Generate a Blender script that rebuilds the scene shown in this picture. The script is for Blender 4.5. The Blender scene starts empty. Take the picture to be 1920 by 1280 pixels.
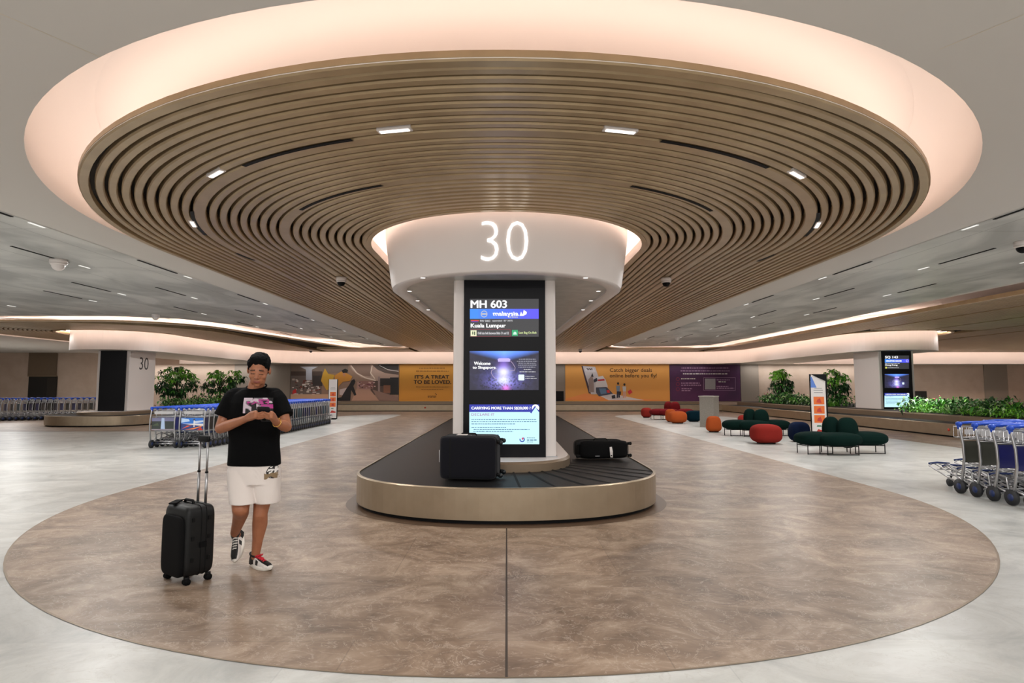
import bpy, bmesh, math, random
from math import sin, cos, pi, radians, sqrt
from mathutils import Vector, Matrix, noise
from mathutils.bvhtree import BVHTree

S = bpy.context.scene
C = S.collection
random.seed(7)
# ------------------------------------------------------------------ camera, world, exposure
F = 1100.0
PITCH = math.atan(85 / F)
YAW = -math.atan(10 / F)
CH = 1.5
cam = bpy.data.objects.new('camera', bpy.data.cameras.new('camera'))
C.objects.link(cam)
cam.data.lens = F / 1920 * 36
cam.data.sensor_width = 36
cam.data.clip_end = 200
cam.data.clip_start = 0.05
cam.location = (0, 0, CH)
cam.rotation_euler = (pi / 2 + PITCH, 0, YAW)
S.camera = cam

w = bpy.data.worlds.new('world')
S.world = w
w.use_nodes = True
w.node_tree.nodes['Background'].inputs[0].default_value = (1.0, 0.97, 0.93, 1)
w.node_tree.nodes['Background'].inputs[1].default_value = 1.35
S.view_settings.view_transform = 'Standard'
S.view_settings.look = 'None'
S.view_settings.gamma = 1
S.view_settings.use_curve_mapping = False
S.view_settings.exposure = 0.18

def area(name, loc, sx, sy, power, col=(1, .985, .965), rot=(0, 0, 0), spread=180):
    l = bpy.data.lights.new(name, 'AREA')
    l.shape = 'RECTANGLE'; l.size = sx; l.size_y = sy
    l.energy = power; l.color = col; l.spread = radians(spread)
    o = bpy.data.objects.new(name, l); C.objects.link(o)
    o.location = loc; o.rotation_euler = rot
    return o
H = 3.7
# downlight rows recessed in the plain ceiling islands and in the slat bands
for sx in (-1, 1):
    for y in (6.5, 11.5, 16.5, 22, 28):
        area('downlight', (sx * 7.7, y, H - .03), .3, 1.6, 95)
    for y in (5.5, 12.0):
        area('downlight', (sx * 11.5, y, H - .03), .3, 1.6, 90)
    area('downlight', (sx * 2.2, 5.3, H - .1), .5, .12, 34)
    area('downlight', (sx * 3.9, 7.2, H - .1), .5, .12, 34)
    for y in (13, 19, 25, 31):
        area('downlight', (sx * 4.3, y, H - .1), .12, .5, 30)
    for y in (24, 31):
        area('downlight', (sx * 19.5, y, H - .1), .3, 1.2, 75)
        area('downlight', (sx * 12.4, y, H - .1), .12, .6, 45)
area('downlight', (0, 36.0 + 1.7, 2.94), 26, .08, 75)  # wall-wash strip added to brighten the back wall and banners
for sx in (-1, 1): area('downlight', (sx * 20, 37.7, 2.94), 9, .08, 90)  # further wall-wash strips added towards both sides
for x, y, p_ in ((-27, 24, 150), (-26, 31, 190), (-20, 14, 90), (27, 27, 110), (27, 33, 90)): area('downlight', (x, y, H - .06), 1.5, .3, p_)  # extra lamps added to brighten the far side walls
area('downlight', (0, 1.2, H - .03), 3.2, .5, 110)
area('downlight', (0, -3.5, H - .03), 3, .4, 140)

# ------------------------------------------------------------------ materials
def lin(c):
    return tuple(((v / 255) / 12.92 if v / 255 <= .04045 else ((v / 255 + .055) / 1.055) ** 2.4) for v in c)
MATS = {}
def mat(name, rgb, rough=.5, metal=0, emit=0, spec=.5, noise_amt=0, nscale=8, rgb2=None, bump=0, bscale=40, coat=0, trans=0, alpha=1, sheen=0, stretch=None, sss=0):
    """rgb in 0..255 sRGB; rgb2 = second colour mixed by procedural noise"""
    if name in MATS: return MATS[name]
    m = bpy.data.materials.new(name); m.use_nodes = True
    nt = m.node_tree; b = nt.nodes['Principled BSDF']
    c = lin(rgb) + (1,)
    b.inputs['Base Color'].default_value = c
    b.inputs['Roughness'].default_value = rough
    b.inputs['Metallic'].default_value = metal
    b.inputs['Specular IOR Level'].default_value = spec
    b.inputs['Coat Weight'].default_value = coat
    if sss:
        b.inputs['Subsurface Weight'].default_value = sss
        b.inputs['Subsurface Radius'].default_value = (.02, .008, .004)
        b.inputs['Subsurface Scale'].default_value = .5
    if sheen: b.inputs['Sheen Weight'].default_value = sheen
    if emit:
        b.inputs['Emission Color'].default_value = c
        b.inputs['Emission Strength'].default_value = emit
        if emit > 0: b.inputs['Base Color'].default_value = (.02, .02, .02, 1)
    if rgb2 or bump:
        tc = nt.nodes.new('ShaderNodeTexCoord')
        mp = nt.nodes.new('ShaderNodeMapping')
        nt.links.new(tc.outputs['Object'], mp.inputs[0])
        if stretch: mp.inputs['Scale'].default_value = stretch
    if rgb2:
        n = nt.nodes.new('ShaderNodeTexNoise'); n.inputs['Scale'].default_value = nscale
        n.inputs['Detail'].default_value = 6
        nt.links.new(mp.outputs[0], n.inputs[0])
        r = nt.nodes.new('ShaderNodeValToRGB')
        r.color_ramp.elements[0].position = .35; r.color_ramp.elements[1].position = .65
        r.color_ramp.elements[0].color = c; r.color_ramp.elements[1].color = lin(rgb2) + (1,)
        nt.links.new(n.outputs[0], r.inputs[0])
        nt.links.new(r.outputs[0], b.inputs['Emission Color' if emit else 'Base Color'])
    if bump:
        n2 = nt.nodes.new('ShaderNodeTexNoise'); n2.inputs['Scale'].default_value = bscale
        n2.inputs['Detail'].default_value = 3
        nt.links.new(mp.outputs[0], n2.inputs[0])
        bp = nt.nodes.new('ShaderNodeBump'); bp.inputs['Strength'].default_value = bump
        bp.inputs['Distance'].default_value = .02
        nt.links.new(n2.outputs[0], bp.inputs['Height'])
        nt.links.new(bp.outputs[0], b.inputs['Normal'])
    MATS[name] = m
    return m

def stone(name, c_lo, c_mid, c_hi, vein, rough, tile, seam_amt, scale=1.0):
    """polished stone: warped noise clouds, thin veins, tile seams"""
    m = bpy.data.materials.new(name); m.use_nodes = True
    nt = m.node_tree; N = nt.nodes.new; L = nt.links.new
    b = nt.nodes['Principled BSDF']
    tc = N('ShaderNodeTexCoord'); mp = N('ShaderNodeMapping')
    L(tc.outputs['Object'], mp.inputs[0]); mp.inputs['Rotation'].default_value = (0, 0, .6)
    mp.inputs['Scale'].default_value = (scale, scale * 1.35, scale)
    n1 = N('ShaderNodeTexNoise'); n1.inputs['Scale'].default_value = 1.3; n1.inputs['Detail'].default_value = 12
    n1.inputs['Roughness'].default_value = .68; n1.inputs['Distortion'].default_value = 1.2
    L(mp.outputs[0], n1.inputs[0])
    r = N('ShaderNodeValToRGB'); cr = r.color_ramp
    cr.elements[0].position = .34; cr.elements[0].color = lin(c_lo) + (1,)
    cr.elements[1].position = .66; cr.elements[1].color = lin(c_hi) + (1,)
    e = cr.elements.new(.5); e.color = lin(c_mid) + (1,)
    L(n1.outputs[0], r.inputs[0])
    # veins: |noise-.5| small
    n2 = N('ShaderNodeTexNoise'); n2.inputs['Scale'].default_value = 3.2; n2.inputs['Detail'].default_value = 9
    n2.inputs['Roughness'].default_value = .62; n2.inputs['Distortion'].default_value = 2.2
    L(mp.outputs[0], n2.inputs[0])
    s = N('ShaderNodeMath'); s.operation = 'SUBTRACT'; s.inputs[1].default_value = .5; L(n2.outputs[0], s.inputs[0])
    a = N('ShaderNodeMath'); a.operation = 'ABSOLUTE'; L(s.outputs[0], a.inputs[0])
    vr = N('ShaderNodeValToRGB'); vr.color_ramp.elements[0].position = 0; vr.color_ramp.elements[0].color = (1, 1, 1, 1)
    vr.color_ramp.elements[1].position = .015; vr.color_ramp.elements[1].color = (0, 0, 0, 1)
    L(a.outputs[0], vr.inputs[0])
    n3 = N('ShaderNodeTexNoise'); n3.inputs['Scale'].default_value = 2.4; n3.inputs['Detail'].default_value = 5; L(mp.outputs[0], n3.inputs[0])
    mm = N('ShaderNodeMath'); mm.operation = 'MULTIPLY'; mm.use_clamp = True; L(vr.outputs[0], mm.inputs[0]); L(n3.outputs[0], mm.inputs[1])
    mx = N('ShaderNodeMix'); mx.data_type = 'RGBA'; m3 = N('ShaderNodeMath'); m3.operation = 'MULTIPLY'; m3.inputs[1].default_value = .95; L(mm.outputs[0], m3.inputs[0]); L(m3.outputs[0], mx.inputs[0]); L(r.outputs[0], mx.inputs[6])
    mx.inputs[7].default_value = lin(vein) + (1,)
    # tiles
    br = N('ShaderNodeTexBrick'); br.offset = .5
    br.inputs['Scale'].default_value = 1; br.inputs['Brick Width'].default_value = tile[0]; br.inputs['Row Height'].default_value = tile[1]
    br.inputs['Mortar Size'].default_value = .004; br.inputs['Mortar Smooth'].default_value = 0
    br.inputs['Color1'].default_value = (.86, .86, .86, 1); br.inputs['Color2'].default_value = (1.04, 1.03, 1.02, 1)
    br.inputs['Mortar'].default_value = (seam_amt,) * 3 + (1,)
    L(tc.outputs['Object'], br.inputs[0])
    m2 = N('ShaderNodeMix'); m2.data_type = 'RGBA'; m2.blend_type = 'MULTIPLY'; m2.inputs[0].default_value = 1
    L(mx.outputs[2], m2.inputs[6]); L(br.outputs[0], m2.inputs[7])
    L(m2.outputs[2], b.inputs['Base Color'])
    b.inputs['Roughness'].default_value = rough
    b.inputs['Specular IOR Level'].default_value = .4
    MATS[name] = m
    return m

M_floor_w = stone('pale_stone', (164, 165, 162), (188, 188, 184), (203, 204, 201), (174, 171, 164), .34, (2.4, 1.2), .86, .8)
M_floor_b = stone('brown_marble', (103, 85, 70), (137, 116, 98), (169, 149, 130), (204, 190, 176), .4, (1.8, 1.2), .74, 1.2)
M_ceil = mat('ceiling_paint', (218, 213, 207), .75)
M_cove = mat('cove_paint', (236, 230, 226), .7)
M_slat = mat('slat_bronze', (186, 162, 127), .3, .3, rgb2=(172, 148, 115), nscale=3)
M_dark = mat('plenum_dark', (38, 30, 23), .9)
M_white = mat('white_panel', (226, 218, 214), .38)
M_soffit = mat('soffit_grey', (214, 215, 211), .3, .15, rgb2=(196, 198, 195), nscale=5)
M_led = mat('led_strip', (255, 229, 212), emit=3.9)
M_led2 = mat('led_strip_wall', (255, 228, 210), emit=13)
M_ledw = mat('lamp_white', (255, 246, 238), emit=1.8)
M_leds = mat('lamp_soft', (236, 232, 226), emit=1.0)
M_bronze = mat('brushed_bronze', (168, 152, 130), .36, .8, rgb2=(162, 146, 124), nscale=5)
M_bronze2 = mat('fascia_bronze', (136, 118, 98), .4, .5)
M_black = mat('black', (8, 8, 9), .6, spec=.2)
M_belt = mat('belt_rubber', (27, 27, 28), .5, spec=.3, rgb2=(22, 22, 23), nscale=60, bump=.25, bscale=140)
M_beltgap = mat('belt_gap', (6, 6, 6), .8)
M_chrome = mat('trolley_steel', (176, 176, 178), .33, .9)
M_blue = mat('trolley_blue', (20, 72, 185), .35)

# perforated grey ceiling panels
def mesh_panel_mat():
    m = bpy.data.materials.new('metal_mesh_panel'); m.use_nodes = True
    nt = m.node_tree; N = nt.nodes.new; L = nt.links.new; b = nt.nodes['Principled BSDF']
    tc = N('ShaderNodeTexCoord'); mp = N('ShaderNodeMapping'); mp.inputs['Scale'].default_value = (.9, .45, 1)
    L(tc.outputs['Object'], mp.inputs[0])
    n = N('ShaderNodeTexNoise'); n.inputs['Scale'].default_value = 1.1; n.inputs['Detail'].default_value = 4; n.inputs['Distortion'].default_value = .8
    L(mp.outputs[0], n.inputs[0])
    r = N('ShaderNodeValToRGB'); r.color_ramp.elements[0].position = .38; r.color_ramp.elements[1].position = .62
    r.color_ramp.elements[0].color = lin((182, 183, 180)) + (1,); r.color_ramp.elements[1].color = lin((222, 222, 218)) + (1,)
    L(n.outputs[0], r.inputs[0])
    br = N('ShaderNodeTexBrick'); br.offset = 0; br.inputs['Scale'].default_value = 1
    br.inputs['Brick Width'].default_value = 1.35; br.inputs['Row Height'].default_value = 2.7
    br.inputs['Mortar Size'].default_value = .012; br.inputs['Mortar'].default_value = (.72, .72, .72, 1)
    br.inputs['Color1'].default_value = (1, 1, 1, 1); br.inputs['Color2'].default_value = (.95, .95, .95, 1)
    L(tc.outputs['Object'], br.inputs[0])
    m2 = N('ShaderNodeMix'); m2.data_type = 'RGBA'; m2.blend_type = 'MULTIPLY'; m2.inputs[0].default_value = 1
    L(r.outputs[0], m2.inputs[6]); L(br.outputs[0], m2.inputs[7]); L(m2.outputs[2], b.inputs['Base Color'])
    b.inputs['Roughness'].default_value = .45; b.inputs['Metallic'].default_value = .25
    return m
M_mesh = mesh_panel_mat()

# ------------------------------------------------------------------ mesh builder
class B:
    def __init__(s): s.v = []; s.f = []; s.mi = []; s.m = []; s.sm = []
    def mid(s, m):
        if m not in s.m: s.m.append(m)
        return s.m.index(m)
    def add(s, vs, fs, m, smooth=False):
        o = len(s.v); s.v += [tuple(v) for v in vs]; k = s.mid(m)
        for f in fs: s.f.append([i + o for i in f]); s.mi.append(k); s.sm.append(smooth)
    def box(s, x0, x1, y0, y1, z0, z1, m, M=None):
        vs = [Vector((x, y, z)) for z in (z0, z1) for y in (y0, y1) for x in (x0, x1)]
        if M: vs = [M @ v for v in vs]
        s.add(vs, [(0, 2, 3, 1), (4, 5, 7, 6), (0, 1, 5, 4), (2, 6, 7, 3), (0, 4, 6, 2), (1, 3, 7, 5)], m)
    def rbox(s, c, d, r, m, M=None, n=4, e=None):
        """rounded box / superellipsoid: centre c, half sizes d, exponent e"""
        e = e or 4.0
        vs = []; fs = []; nu, nv = n * 6, n * 3
        def sp(t, k): return math.copysign(abs(t) ** (2 / k), t)
        for j in range(nv + 1):
            ph = -pi / 2 + pi * j / nv
            for i in range(nu):
                th = 2 * pi * i / nu
                v = Vector((c[0] + d[0] * sp(cos(ph), e) * sp(cos(th), e), c[1] + d[1] * sp(cos(ph), e) * sp(sin(th), e), c[2] + d[2] * sp(sin(ph), e)))
                vs.append(M @ v if M else v)
        for j in range(nv):
            for i in range(nu):
                a = j * nu + i; b = j * nu + (i + 1) % nu
                fs.append((a, b, b + nu, a + nu))
        s.add(vs, fs, m, True)
    def tube(s, pts, r, m, n=8, cap=True, M=None):
        pts = [Vector(p) for p in pts]
        if M: pts = [M @ p for p in pts]
        rs = r if isinstance(r, (list, tuple)) else [r] * len(pts)
        vs = []; fs = []; up = None
        for i, p in enumerate(pts):
            d = (pts[min(i + 1, len(pts) - 1)] - pts[max(i - 1, 0)]).normalized()
            if up is None:
                up = Vector((0, 0, 1)) if abs(d.z) < .9 else Vector((1, 0, 0))
            a = d.cross(up)
            if a.length < 1e-4: a = d.orthogonal()
            a.normalize(); b_ = a.cross(d).normalized(); up = b_
            for k in range(n):
                t = 2 * pi * k / n
                vs.append(p + (a * cos(t) + b_ * sin(t)) * rs[i])
        for i in range(len(pts) - 1):
            for k in range(n):
                a = i * n + k; b_ = i * n + (k + 1) % n
                fs.append((a, b_, b_ + n, a + n))
        if cap: fs.append(tuple(range(n))[::-1]); fs.append(tuple(range((len(pts) - 1) * n, len(pts) * n)))
        s.add(vs, fs, m, True)
    def cyl(s, a, b, r, m, n=16, r2=None):
        s.tube([a, b], [r, r if r2 is None else r2], m, n)
    def prism(s, poly, z0, z1, m, mtop=None, mbot=None, top=True, bot=True, side=True, poly2=None):
        """extruded outline (poly CCW); poly2 = outline at z1"""
        n = len(poly); p2 = poly2 or poly
        vs = [(x, y, z0) for x, y in poly] + [(x, y, z1) for x, y in p2]
        if side: s.add(vs, [(i, (i + 1) % n, (i + 1) % n + n, i + n) for i in range(n)], m)
        if top: 
            v, f = fill([p2]); s.add([(x, y, z1) for x, y in v], f, mtop or m)
        if bot:
            v, f = fill([poly]); s.add([(x, y, z0) for x, y in v], [q[::-1] for q in f], mbot or m)
    def flat(s, pts, m): s.add(pts, [tuple(range(len(pts)))], m)
    def obj(s, name, parent=None, loc=None):
        me = bpy.data.meshes.new(name)
        o0 = Vector((0, 0, 0))
        me.from_pydata(s.v, [], s.f); me.update()
        for m in s.m: me.materials.append(m)
        me.polygons.foreach_set('material_index', s.mi)
        me.polygons.foreach_set('use_smooth', s.sm)
        me.update()
        o = bpy.data.objects.new(name, me); C.objects.link(o)
        if parent is not None: o.parent = parent
        if loc: o.location = loc
        return o

def curve_mesh(fn):
    cu = bpy.data.curves.new('tmp', 'CURVE' if fn[0] != 'text' else 'FONT')
    ob = bpy.data.objects.new('tmp', cu); C.objects.link(ob)
    if fn[0] == 'text':
        cu.body = fn[1]; cu.offset = fn[2]; cu.resolution_u = 3; cu.align_x = 'LEFT'
    else:
        cu.dimensions = '2D'; cu.fill_mode = 'BOTH'
        for poly in fn[1]:
            sp = cu.splines.new('POLY'); sp.points.add(len(poly) - 1)
            for p, q in zip(sp.points, poly): p.co = (q[0], q[1], 0, 1)
            sp.use_cyclic_u = True
    dg = bpy.context.evaluated_depsgraph_get(); dg.update()
    ev = ob.evaluated_get(dg); me = ev.to_mesh()
    vs = [(v.co.x, v.co.y) for v in me.vertices]; fs = [tuple(p.vertices) for p in me.polygons]
    nz = sum(p.normal.z for p in me.polygons)
    if nz < 0: fs = [f[::-1] for f in fs]
    ev.to_mesh_clear(); bpy.data.objects.remove(ob); bpy.data.curves.remove(cu)
    return vs, fs
def fill(polys): return curve_mesh(('fill', polys))
def text2d(t, bold=0):
    vs, fs = curve_mesh(('text', t, bold))
    x0 = min(v[0] for v in vs); x1 = max(v[0] for v in vs); y0 = min(v[1] for v in vs); y1 = max(v[1] for v in vs)
    return [((a - x0) / (x1 - x0), (b - y0) / (y1 - y0)) for a, b in vs], fs

def rounded(pts, n=10):
    """pts: (x, y, r) corners -> outline with arcs"""
    out = []; N = len(pts)
    for i in range(N):
        p0 = Vector(pts[i - 1][:2]); p = Vector(pts[i][:2]); p1 = Vector(pts[(i + 1) % N][:2]); r = pts[i][2]
        if r <= 0: out.append(tuple(p)); continue
        a = (p0 - p).normalized(); b = (p1 - p).normalized()
        ang = a.angle(b); t = r / math.tan(ang / 2)
        c = p + (a + b).normalized() * (r / sin(ang / 2))
        A = p + a * t; Bq = p + b * t
        a0 = math.atan2(A.y - c.y, A.x - c.x); a1 = math.atan2(Bq.y - c.y, Bq.x - c.x)
        d = (a1 - a0 + pi) % (2 * pi) - pi
        k = max(4, int(n * r ** .5))
        for j in range(k + 1):
            t_ = a0 + d * j / k
            out.append((c.x + r * cos(t_), c.y + r * sin(t_)))
    return out
def ushape(cx, cy, r, back, n=48):
    """open path: back-left, round the nose, back-right (counter-clockwise)"""
    p = [(cx - r, back)]
    for i in range(n + 1):
        t = pi + pi * i / n
        p.append((cx + r * cos(t), cy + r * sin(t)))
    p.append((cx + r, back))
    return p
def offset_path(path, d, closed=False):
    out = []; n = len(path)
    for i, p in enumerate(path):
        a = path[i - 1] if (i or closed) else p; b = path[(i + 1) % n] if (i < n - 1 or closed) else p
        dx, dy = b[0] - a[0], b[1] - a[1]; l = math.hypot(dx, dy) or 1
        out.append((p[0] + dy / l * d, p[1] - dx / l * d))
    return out
def sweep(bb, path, prof, m, closed=False, smooth=False):
    """profile points (offset outward, z) swept along a plan path"""
    k = len(prof); n = len(path)
    cols = [offset_path(path, o, closed) for o, z in prof]
    vs = []
    for i in range(n):
        for j in range(k): vs.append((cols[j][i][0], cols[j][i][1], prof[j][1]))
    fs = []
    for i in range(n if closed else n - 1):
        for j in range(k - 1):
            a = i * k + j; b = ((i + 1) % n) * k + j
            fs.append((a, b, b + 1, a + 1))
    bb.add(vs, fs, m, smooth)

# a point of the place seen at photograph pixel (px,py): on the plane z, or at depth y
def ray(px, py):
    v = Vector(((px - 960) / F, (640 - py) / F, -1))
    return cam.rotation_euler.to_matrix() @ v
def G(px, py, z=0):
    r = ray(px, py); t = (z - CH) / r.z
    return r.x * t, r.y * t
def P(px, py, d):
    r = ray(px, py); t = d / r.y
    return Vector((r.x * t, d, CH + r.z * t))

def tag(o, label=None, cat=None, group=None, kind=None):
    if label: o['label'] = label
    if cat: o['category'] = cat
    if group: o['group'] = group
    if kind: o['kind'] = kind
    return o
def empty(name, loc, label, cat, group=None, rz=0):
    o = bpy.data.objects.new(name, None); C.objects.link(o)
    o.location = loc; o.rotation_euler = (0, 0, rz); o.empty_display_size = .2
    return tag(o, label, cat, group)
def dup(root, loc=None, rz=None, label=None, group=None, skip=None):
    kids = {}
    for o in bpy.data.objects:
        if o.parent is not None: kids.setdefault(o.parent.name, []).append(o)
    def rec(o, par):
        c = o.copy(); C.objects.link(c)
        if par is not None: c.parent = par; c.matrix_parent_inverse = o.matrix_parent_inverse.copy()
        for ch in kids.get(o.name, []): rec(ch, c)
        return c
    r = rec(root, None)
    if loc is not None: r.location = loc
    if rz is not None: r.rotation_euler = (0, 0, rz)
    if label: r['label'] = label
    if group: r['group'] = group
    return r
def struct(o, label=None): return tag(o, label, None, None, 'structure')

# ------------------------------------------------------------------ plan outlines
CY = 9.2
BACK = 38.2
LIP = rounded([(-5.55, 3.1, 5.5), (5.55, 3.1, 5.5), (5.55, 32.5, 1.6), (10.9, 31.6, 3.0), (10.9, 5.5, 5), (34.5, 5.5, 5), (34.5, 37.6, .5),
               (-21.6, 37.6, .5), (-21.6, 18.3, 5), (-9.9, 18.3, 3.2), (-6.6, 32.0, 1.2), (-5.55, 32.6, .5)], 14)
DISC = rounded([(-5.5, 3.72, 5.48), (5.5, 3.72, 5.48), (5.5, 33.6, 2.5), (12.1, 33.6, 2.5), (12.1, 6.4, 3.9), (33.6, 6.4, 4.5), (33.6, 36.35, .7), (18.2, 36.35, .6), (18.2, 22.35, 2.1), (13.9, 22.35, 2.1), (13.9, 36.35, 3.2),
                (-13.9, 36.35, 3.2), (-13.9, 22.35, 2.1), (-18.2, 22.35, 2.1), (-18.2, 36.35, .6), (-20.7, 36.35, .7), (-20.7, 19.5, 4.2), (-11.1, 19.5, 3.4), (-8.6, 33.6, 1.3), (-5.5, 33.6, 1.2)], 14)
# ------------------------------------------------------------------ floor and ceiling
b = B(); v, f = fill([[(-36, -6), (36, -6), (36, 38.6), (-36, 38.6)]])
b.add([(x, y, 0) for x, y in v], f, M_floor_w)
floor = struct(b.obj('floor'))
FL = rounded([(-5.5, 3.16, 5.48), (5.5, 3.16, 5.48), (5.5, 31.9, 2.0), (11.2, 31.9, 3.0), (11.2, 8, 4.5), (24.5, 8, 4.5), (24.5, 38.2, .2),
              (-24.5, 38.2, .2), (-24.5, 20.1, 4.5), (-10.2, 20.1, 3), (-8.2, 32.4, 2.5), (-5.6, 32.2, .8)], 14)
b = B(); b.prism(FL, .0005, .003, M_floor_b, bot=False)
sweep(b, FL, [(-.008, .0034), (.008, .0034)], M_bronze2, True)
b.box(-.007, .007, 3.16, 6.5, .003, .0036, mat('seam_dark', (60, 50, 42), .6))
brown = struct(b.obj('floor', None)); brown.name = 'floor_inlay'

b = B(); v, f = fill([[(-36, -6), (36, -6), (36, 38.6), (-36, 38.6)], LIP])
b.add([(x, y, H) for x, y in v], [q[::-1] for q in f], M_ceil)
ceil = struct(b.obj('ceiling'))
b = B()
sweep(b, LIP, [(0, H), (0, 3.86)] + [(-.5 * (1 - cos(pi / 2 * i / 10)), 3.86 + .515 * sin(pi / 2 * i / 10)) for i in range(1, 11)], M_cove, True, True)
v, f = fill([LIP]); b.add([(x, y, 4.38) for x, y in v], [q[::-1] for q in f], M_cove)
b.obj('cove_recess', ceil)
# openings round the collars
def opening(cx, cy, r, back): return ushape(cx, cy, r, back, 40)
OP = [opening(0, CY, 2.1, 21.5)]
def slat_end(x):
    d = 13.9 - abs(x)
    return 36.3 if d > 3.2 or d < 0 else 33.1 + sqrt(max(0, 3.2 ** 2 - (3.2 - d) ** 2))
b = B(); v, f = fill([offset_path(DISC, -.5, True)] + OP)
b.add([(x, y, 3.79) for x, y in v], [q[::-1] for q in f], M_dark)
b.add([(x, y, 3.80) for x, y in v], f, M_cove)
sweep(b, DISC, [(0, 3.665), (.0, 3.715), (-.02, 3.715), (-.5, 3.80)], M_cove, True)
sweep(b, DISC, [(-.03, 3.70), (-.5, 3.79)], M_dark, True)
sweep(b, DISC, [(.004, 3.72), (.004, 3.675), (-.016, 3.655), (-.09, 3.655), (-.1, 3.71)], M_slat, True)
for op in OP:
    sweep(b, op, [(0, 3.655), (0, 3.80)], M_cove, True)
    sweep(b, op, [(0, 3.655), (.07, 3.655), (.07, 3.79)], M_slat, True)
b.obj('slat_tray', ceil)
# concentric slats
def slat(bb, path, wd): 
    h = wd / 2
    sweep(bb, path, [(-h, 3.785), (-h, 3.68), (-h + .012, 3.665), (h - .012, 3.665), (h, 3.68), (h, 3.70 if 0 else 3.785)], M_slat)
b = B(); r = 5.31; rad = []
while r > 2.18:
    if abs(r - 4.34) < .06 or abs(r - 3.27) < .06: rad.append((r - .03, .146)); r -= .06 + .12
    else: rad.append((r, .084)); r -= .12
for r, wd in rad: slat(b, ushape(0, CY, r, 36.3, 72), wd)
b.obj('slats', ceil)
b = B()
r = 2.36
while r < 3.9:
    slat(b, [(16.05 - r, slat_end(16.05 - r))] + ushape(16.05, 12.2, r, 36.3, 36)[1:-1] + [(16.05 + r, 36.3)], .092)
    r += .138
r = .15
while r < 2.1:
    slat(b, ushape(16.05, 12.2, r, 22.25, 24), .092); r += .138
x = 20.3
while x < 33: slat(b, [(x, 12), (x, 36.3)], .092); x += .138
b.obj('slats', ceil)
b = B(); r = 2.36
while r < 4.6:
    slat(b, ushape(-16.05, 24.4, r, 36.3, 36)[:-1] + [(-16.05 + r, slat_end(-16.05 + r))], .092); r += .138
b.obj('slats', ceil)
b = B()
for sx, x1 in ((1, 11.6), (-1, 10.9)):
    y = 33.75
    while y < 36.3:
        slat(b, [(5.6 * sx, y), (x1 * sx, y)], .092); y += .138
b.obj('slats', ceil)
# warm light strips lying on top of the tray edge
b = B()
sweep(b, DISC, [(-.34, 3.835), (-.56, 3.85)], M_led, True)
for op in OP: sweep(b, op, [(.04, 3.83), (.24, 3.83)], M_led2, True)
BK = rounded([(-20.6, 37.1, 0), (-17.75, 37.1, 1.2), (-17.75, 22.8, 1.65), (-14.35, 22.8, 1.65), (-14.35, 37.1, 2.8), (14.35, 37.1, 2.8), (14.35, 22.8, 1.65), (17.75, 22.8, 1.65), (17.75, 37.1, 1.2), (34, 37.1, 0)], 12)
sweep(b, BK, [(.5, 3.85), (.62, 3.85)], M_led2)
b.obj('light_strip', ceil)

# hairline joints in the plain ceiling
b = B()
for q0, q1 in (((0, 25), (188, 107)), ((1762, 92), (1920, 27))):
    A_ = Vector(G(*q0, H)); E_ = Vector(G(*q1, H)); d_ = (E_ - A_).normalized(); n_ = Vector((-d_.y, d_.x)) * .003; A_ = A_ - d_ * (2 if q0[0] == 0 else 0); E_ = E_ + d_ * (2 if q0[0] else 0)
    b.flat([(*(A_ + n_), H - .001), (*(E_ + n_), H - .001), (*(E_ - n_), H - .001), (*(A_ - n_), H - .001)], mat('joint', (225, 212, 188), .7))
b.obj('joint', ceil)
# metal mesh panels: outer parts of the ceiling islands
b = B()
for sx in (-1, 1):
    poly = [(6.35 * sx, 5.6), (10.6 * sx if sx > 0 else 27 * sx, 5.6), (10.6 * sx if sx > 0 else 27 * sx, 31.2 if sx > 0 else 18.0), ]
    if sx > 0: poly = [(6.35, 5.9), (10.75, 5.9), (10.75, 30.9), (6.35, 30.9)]
    else: poly = [(-6.35, 30.5), (-27, 17.9), (-27, 5.9), (-6.35, 5.9)]
    if sx < 0: poly = [(-6.35, 5.9), (-6.35, 30.6), (-7.15, 30.6), (-9.6, 21), (-10.6, 19), (-12.6, 18.1), (-36, 18.1), (-36, 5.9)]
    v, f = fill([poly]); b.add([(x, y, H - .004) for x, y in v], [q[::-1] for q in f], M_mesh)
b.obj('mesh_panel', ceil)
# ceiling collars and the wall bulkhead (soffit at 2.95)
def taper_u(cx, cy, r, back, rb): 
    p = ushape(cx, cy, r, back, 40); p[0] = (cx - rb, back); p[-1] = (cx + rb, back); return p
b = B()
lo = taper_u(0, CY - .05, 1.76, 21, 1.3); hi = taper_u(0, CY - .05, 1.88, 21, 1.42); mid = taper_u(0, CY - .05, 1.78, 21, 1.32)
inn = taper_u(0, CY - .05, 1.55, 20.8, 1.1)
n = len(lo)
lev = [(inn, 2.97), (lo, 2.97), (lo, 2.985), (mid, 3.03), (hi, 3.75), (hi, 4.37)]
vs = [(x, y, z) for p, z in lev for x, y in p]
fs = []
for L_ in range(len(lev) - 1):
    for i in range(n):
        a = L_ * n + i; c = L_ * n + (i + 1) % n
        fs.append((a, c, c + n, a + n))
b.add(vs, fs, M_white, True)
v, f = fill([inn]); b.add([(x, y, 3.0) for x, y in v], [q[::-1] for q in f], M_soffit)
sweep(b, inn, [(0, 2.97), (0, 3.0)], M_white, True)
coll = tag(b.obj('ceiling_collar'), 'big white rounded ceiling collar with glowing number 30 above the main display column', 'ceiling collar')
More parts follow.
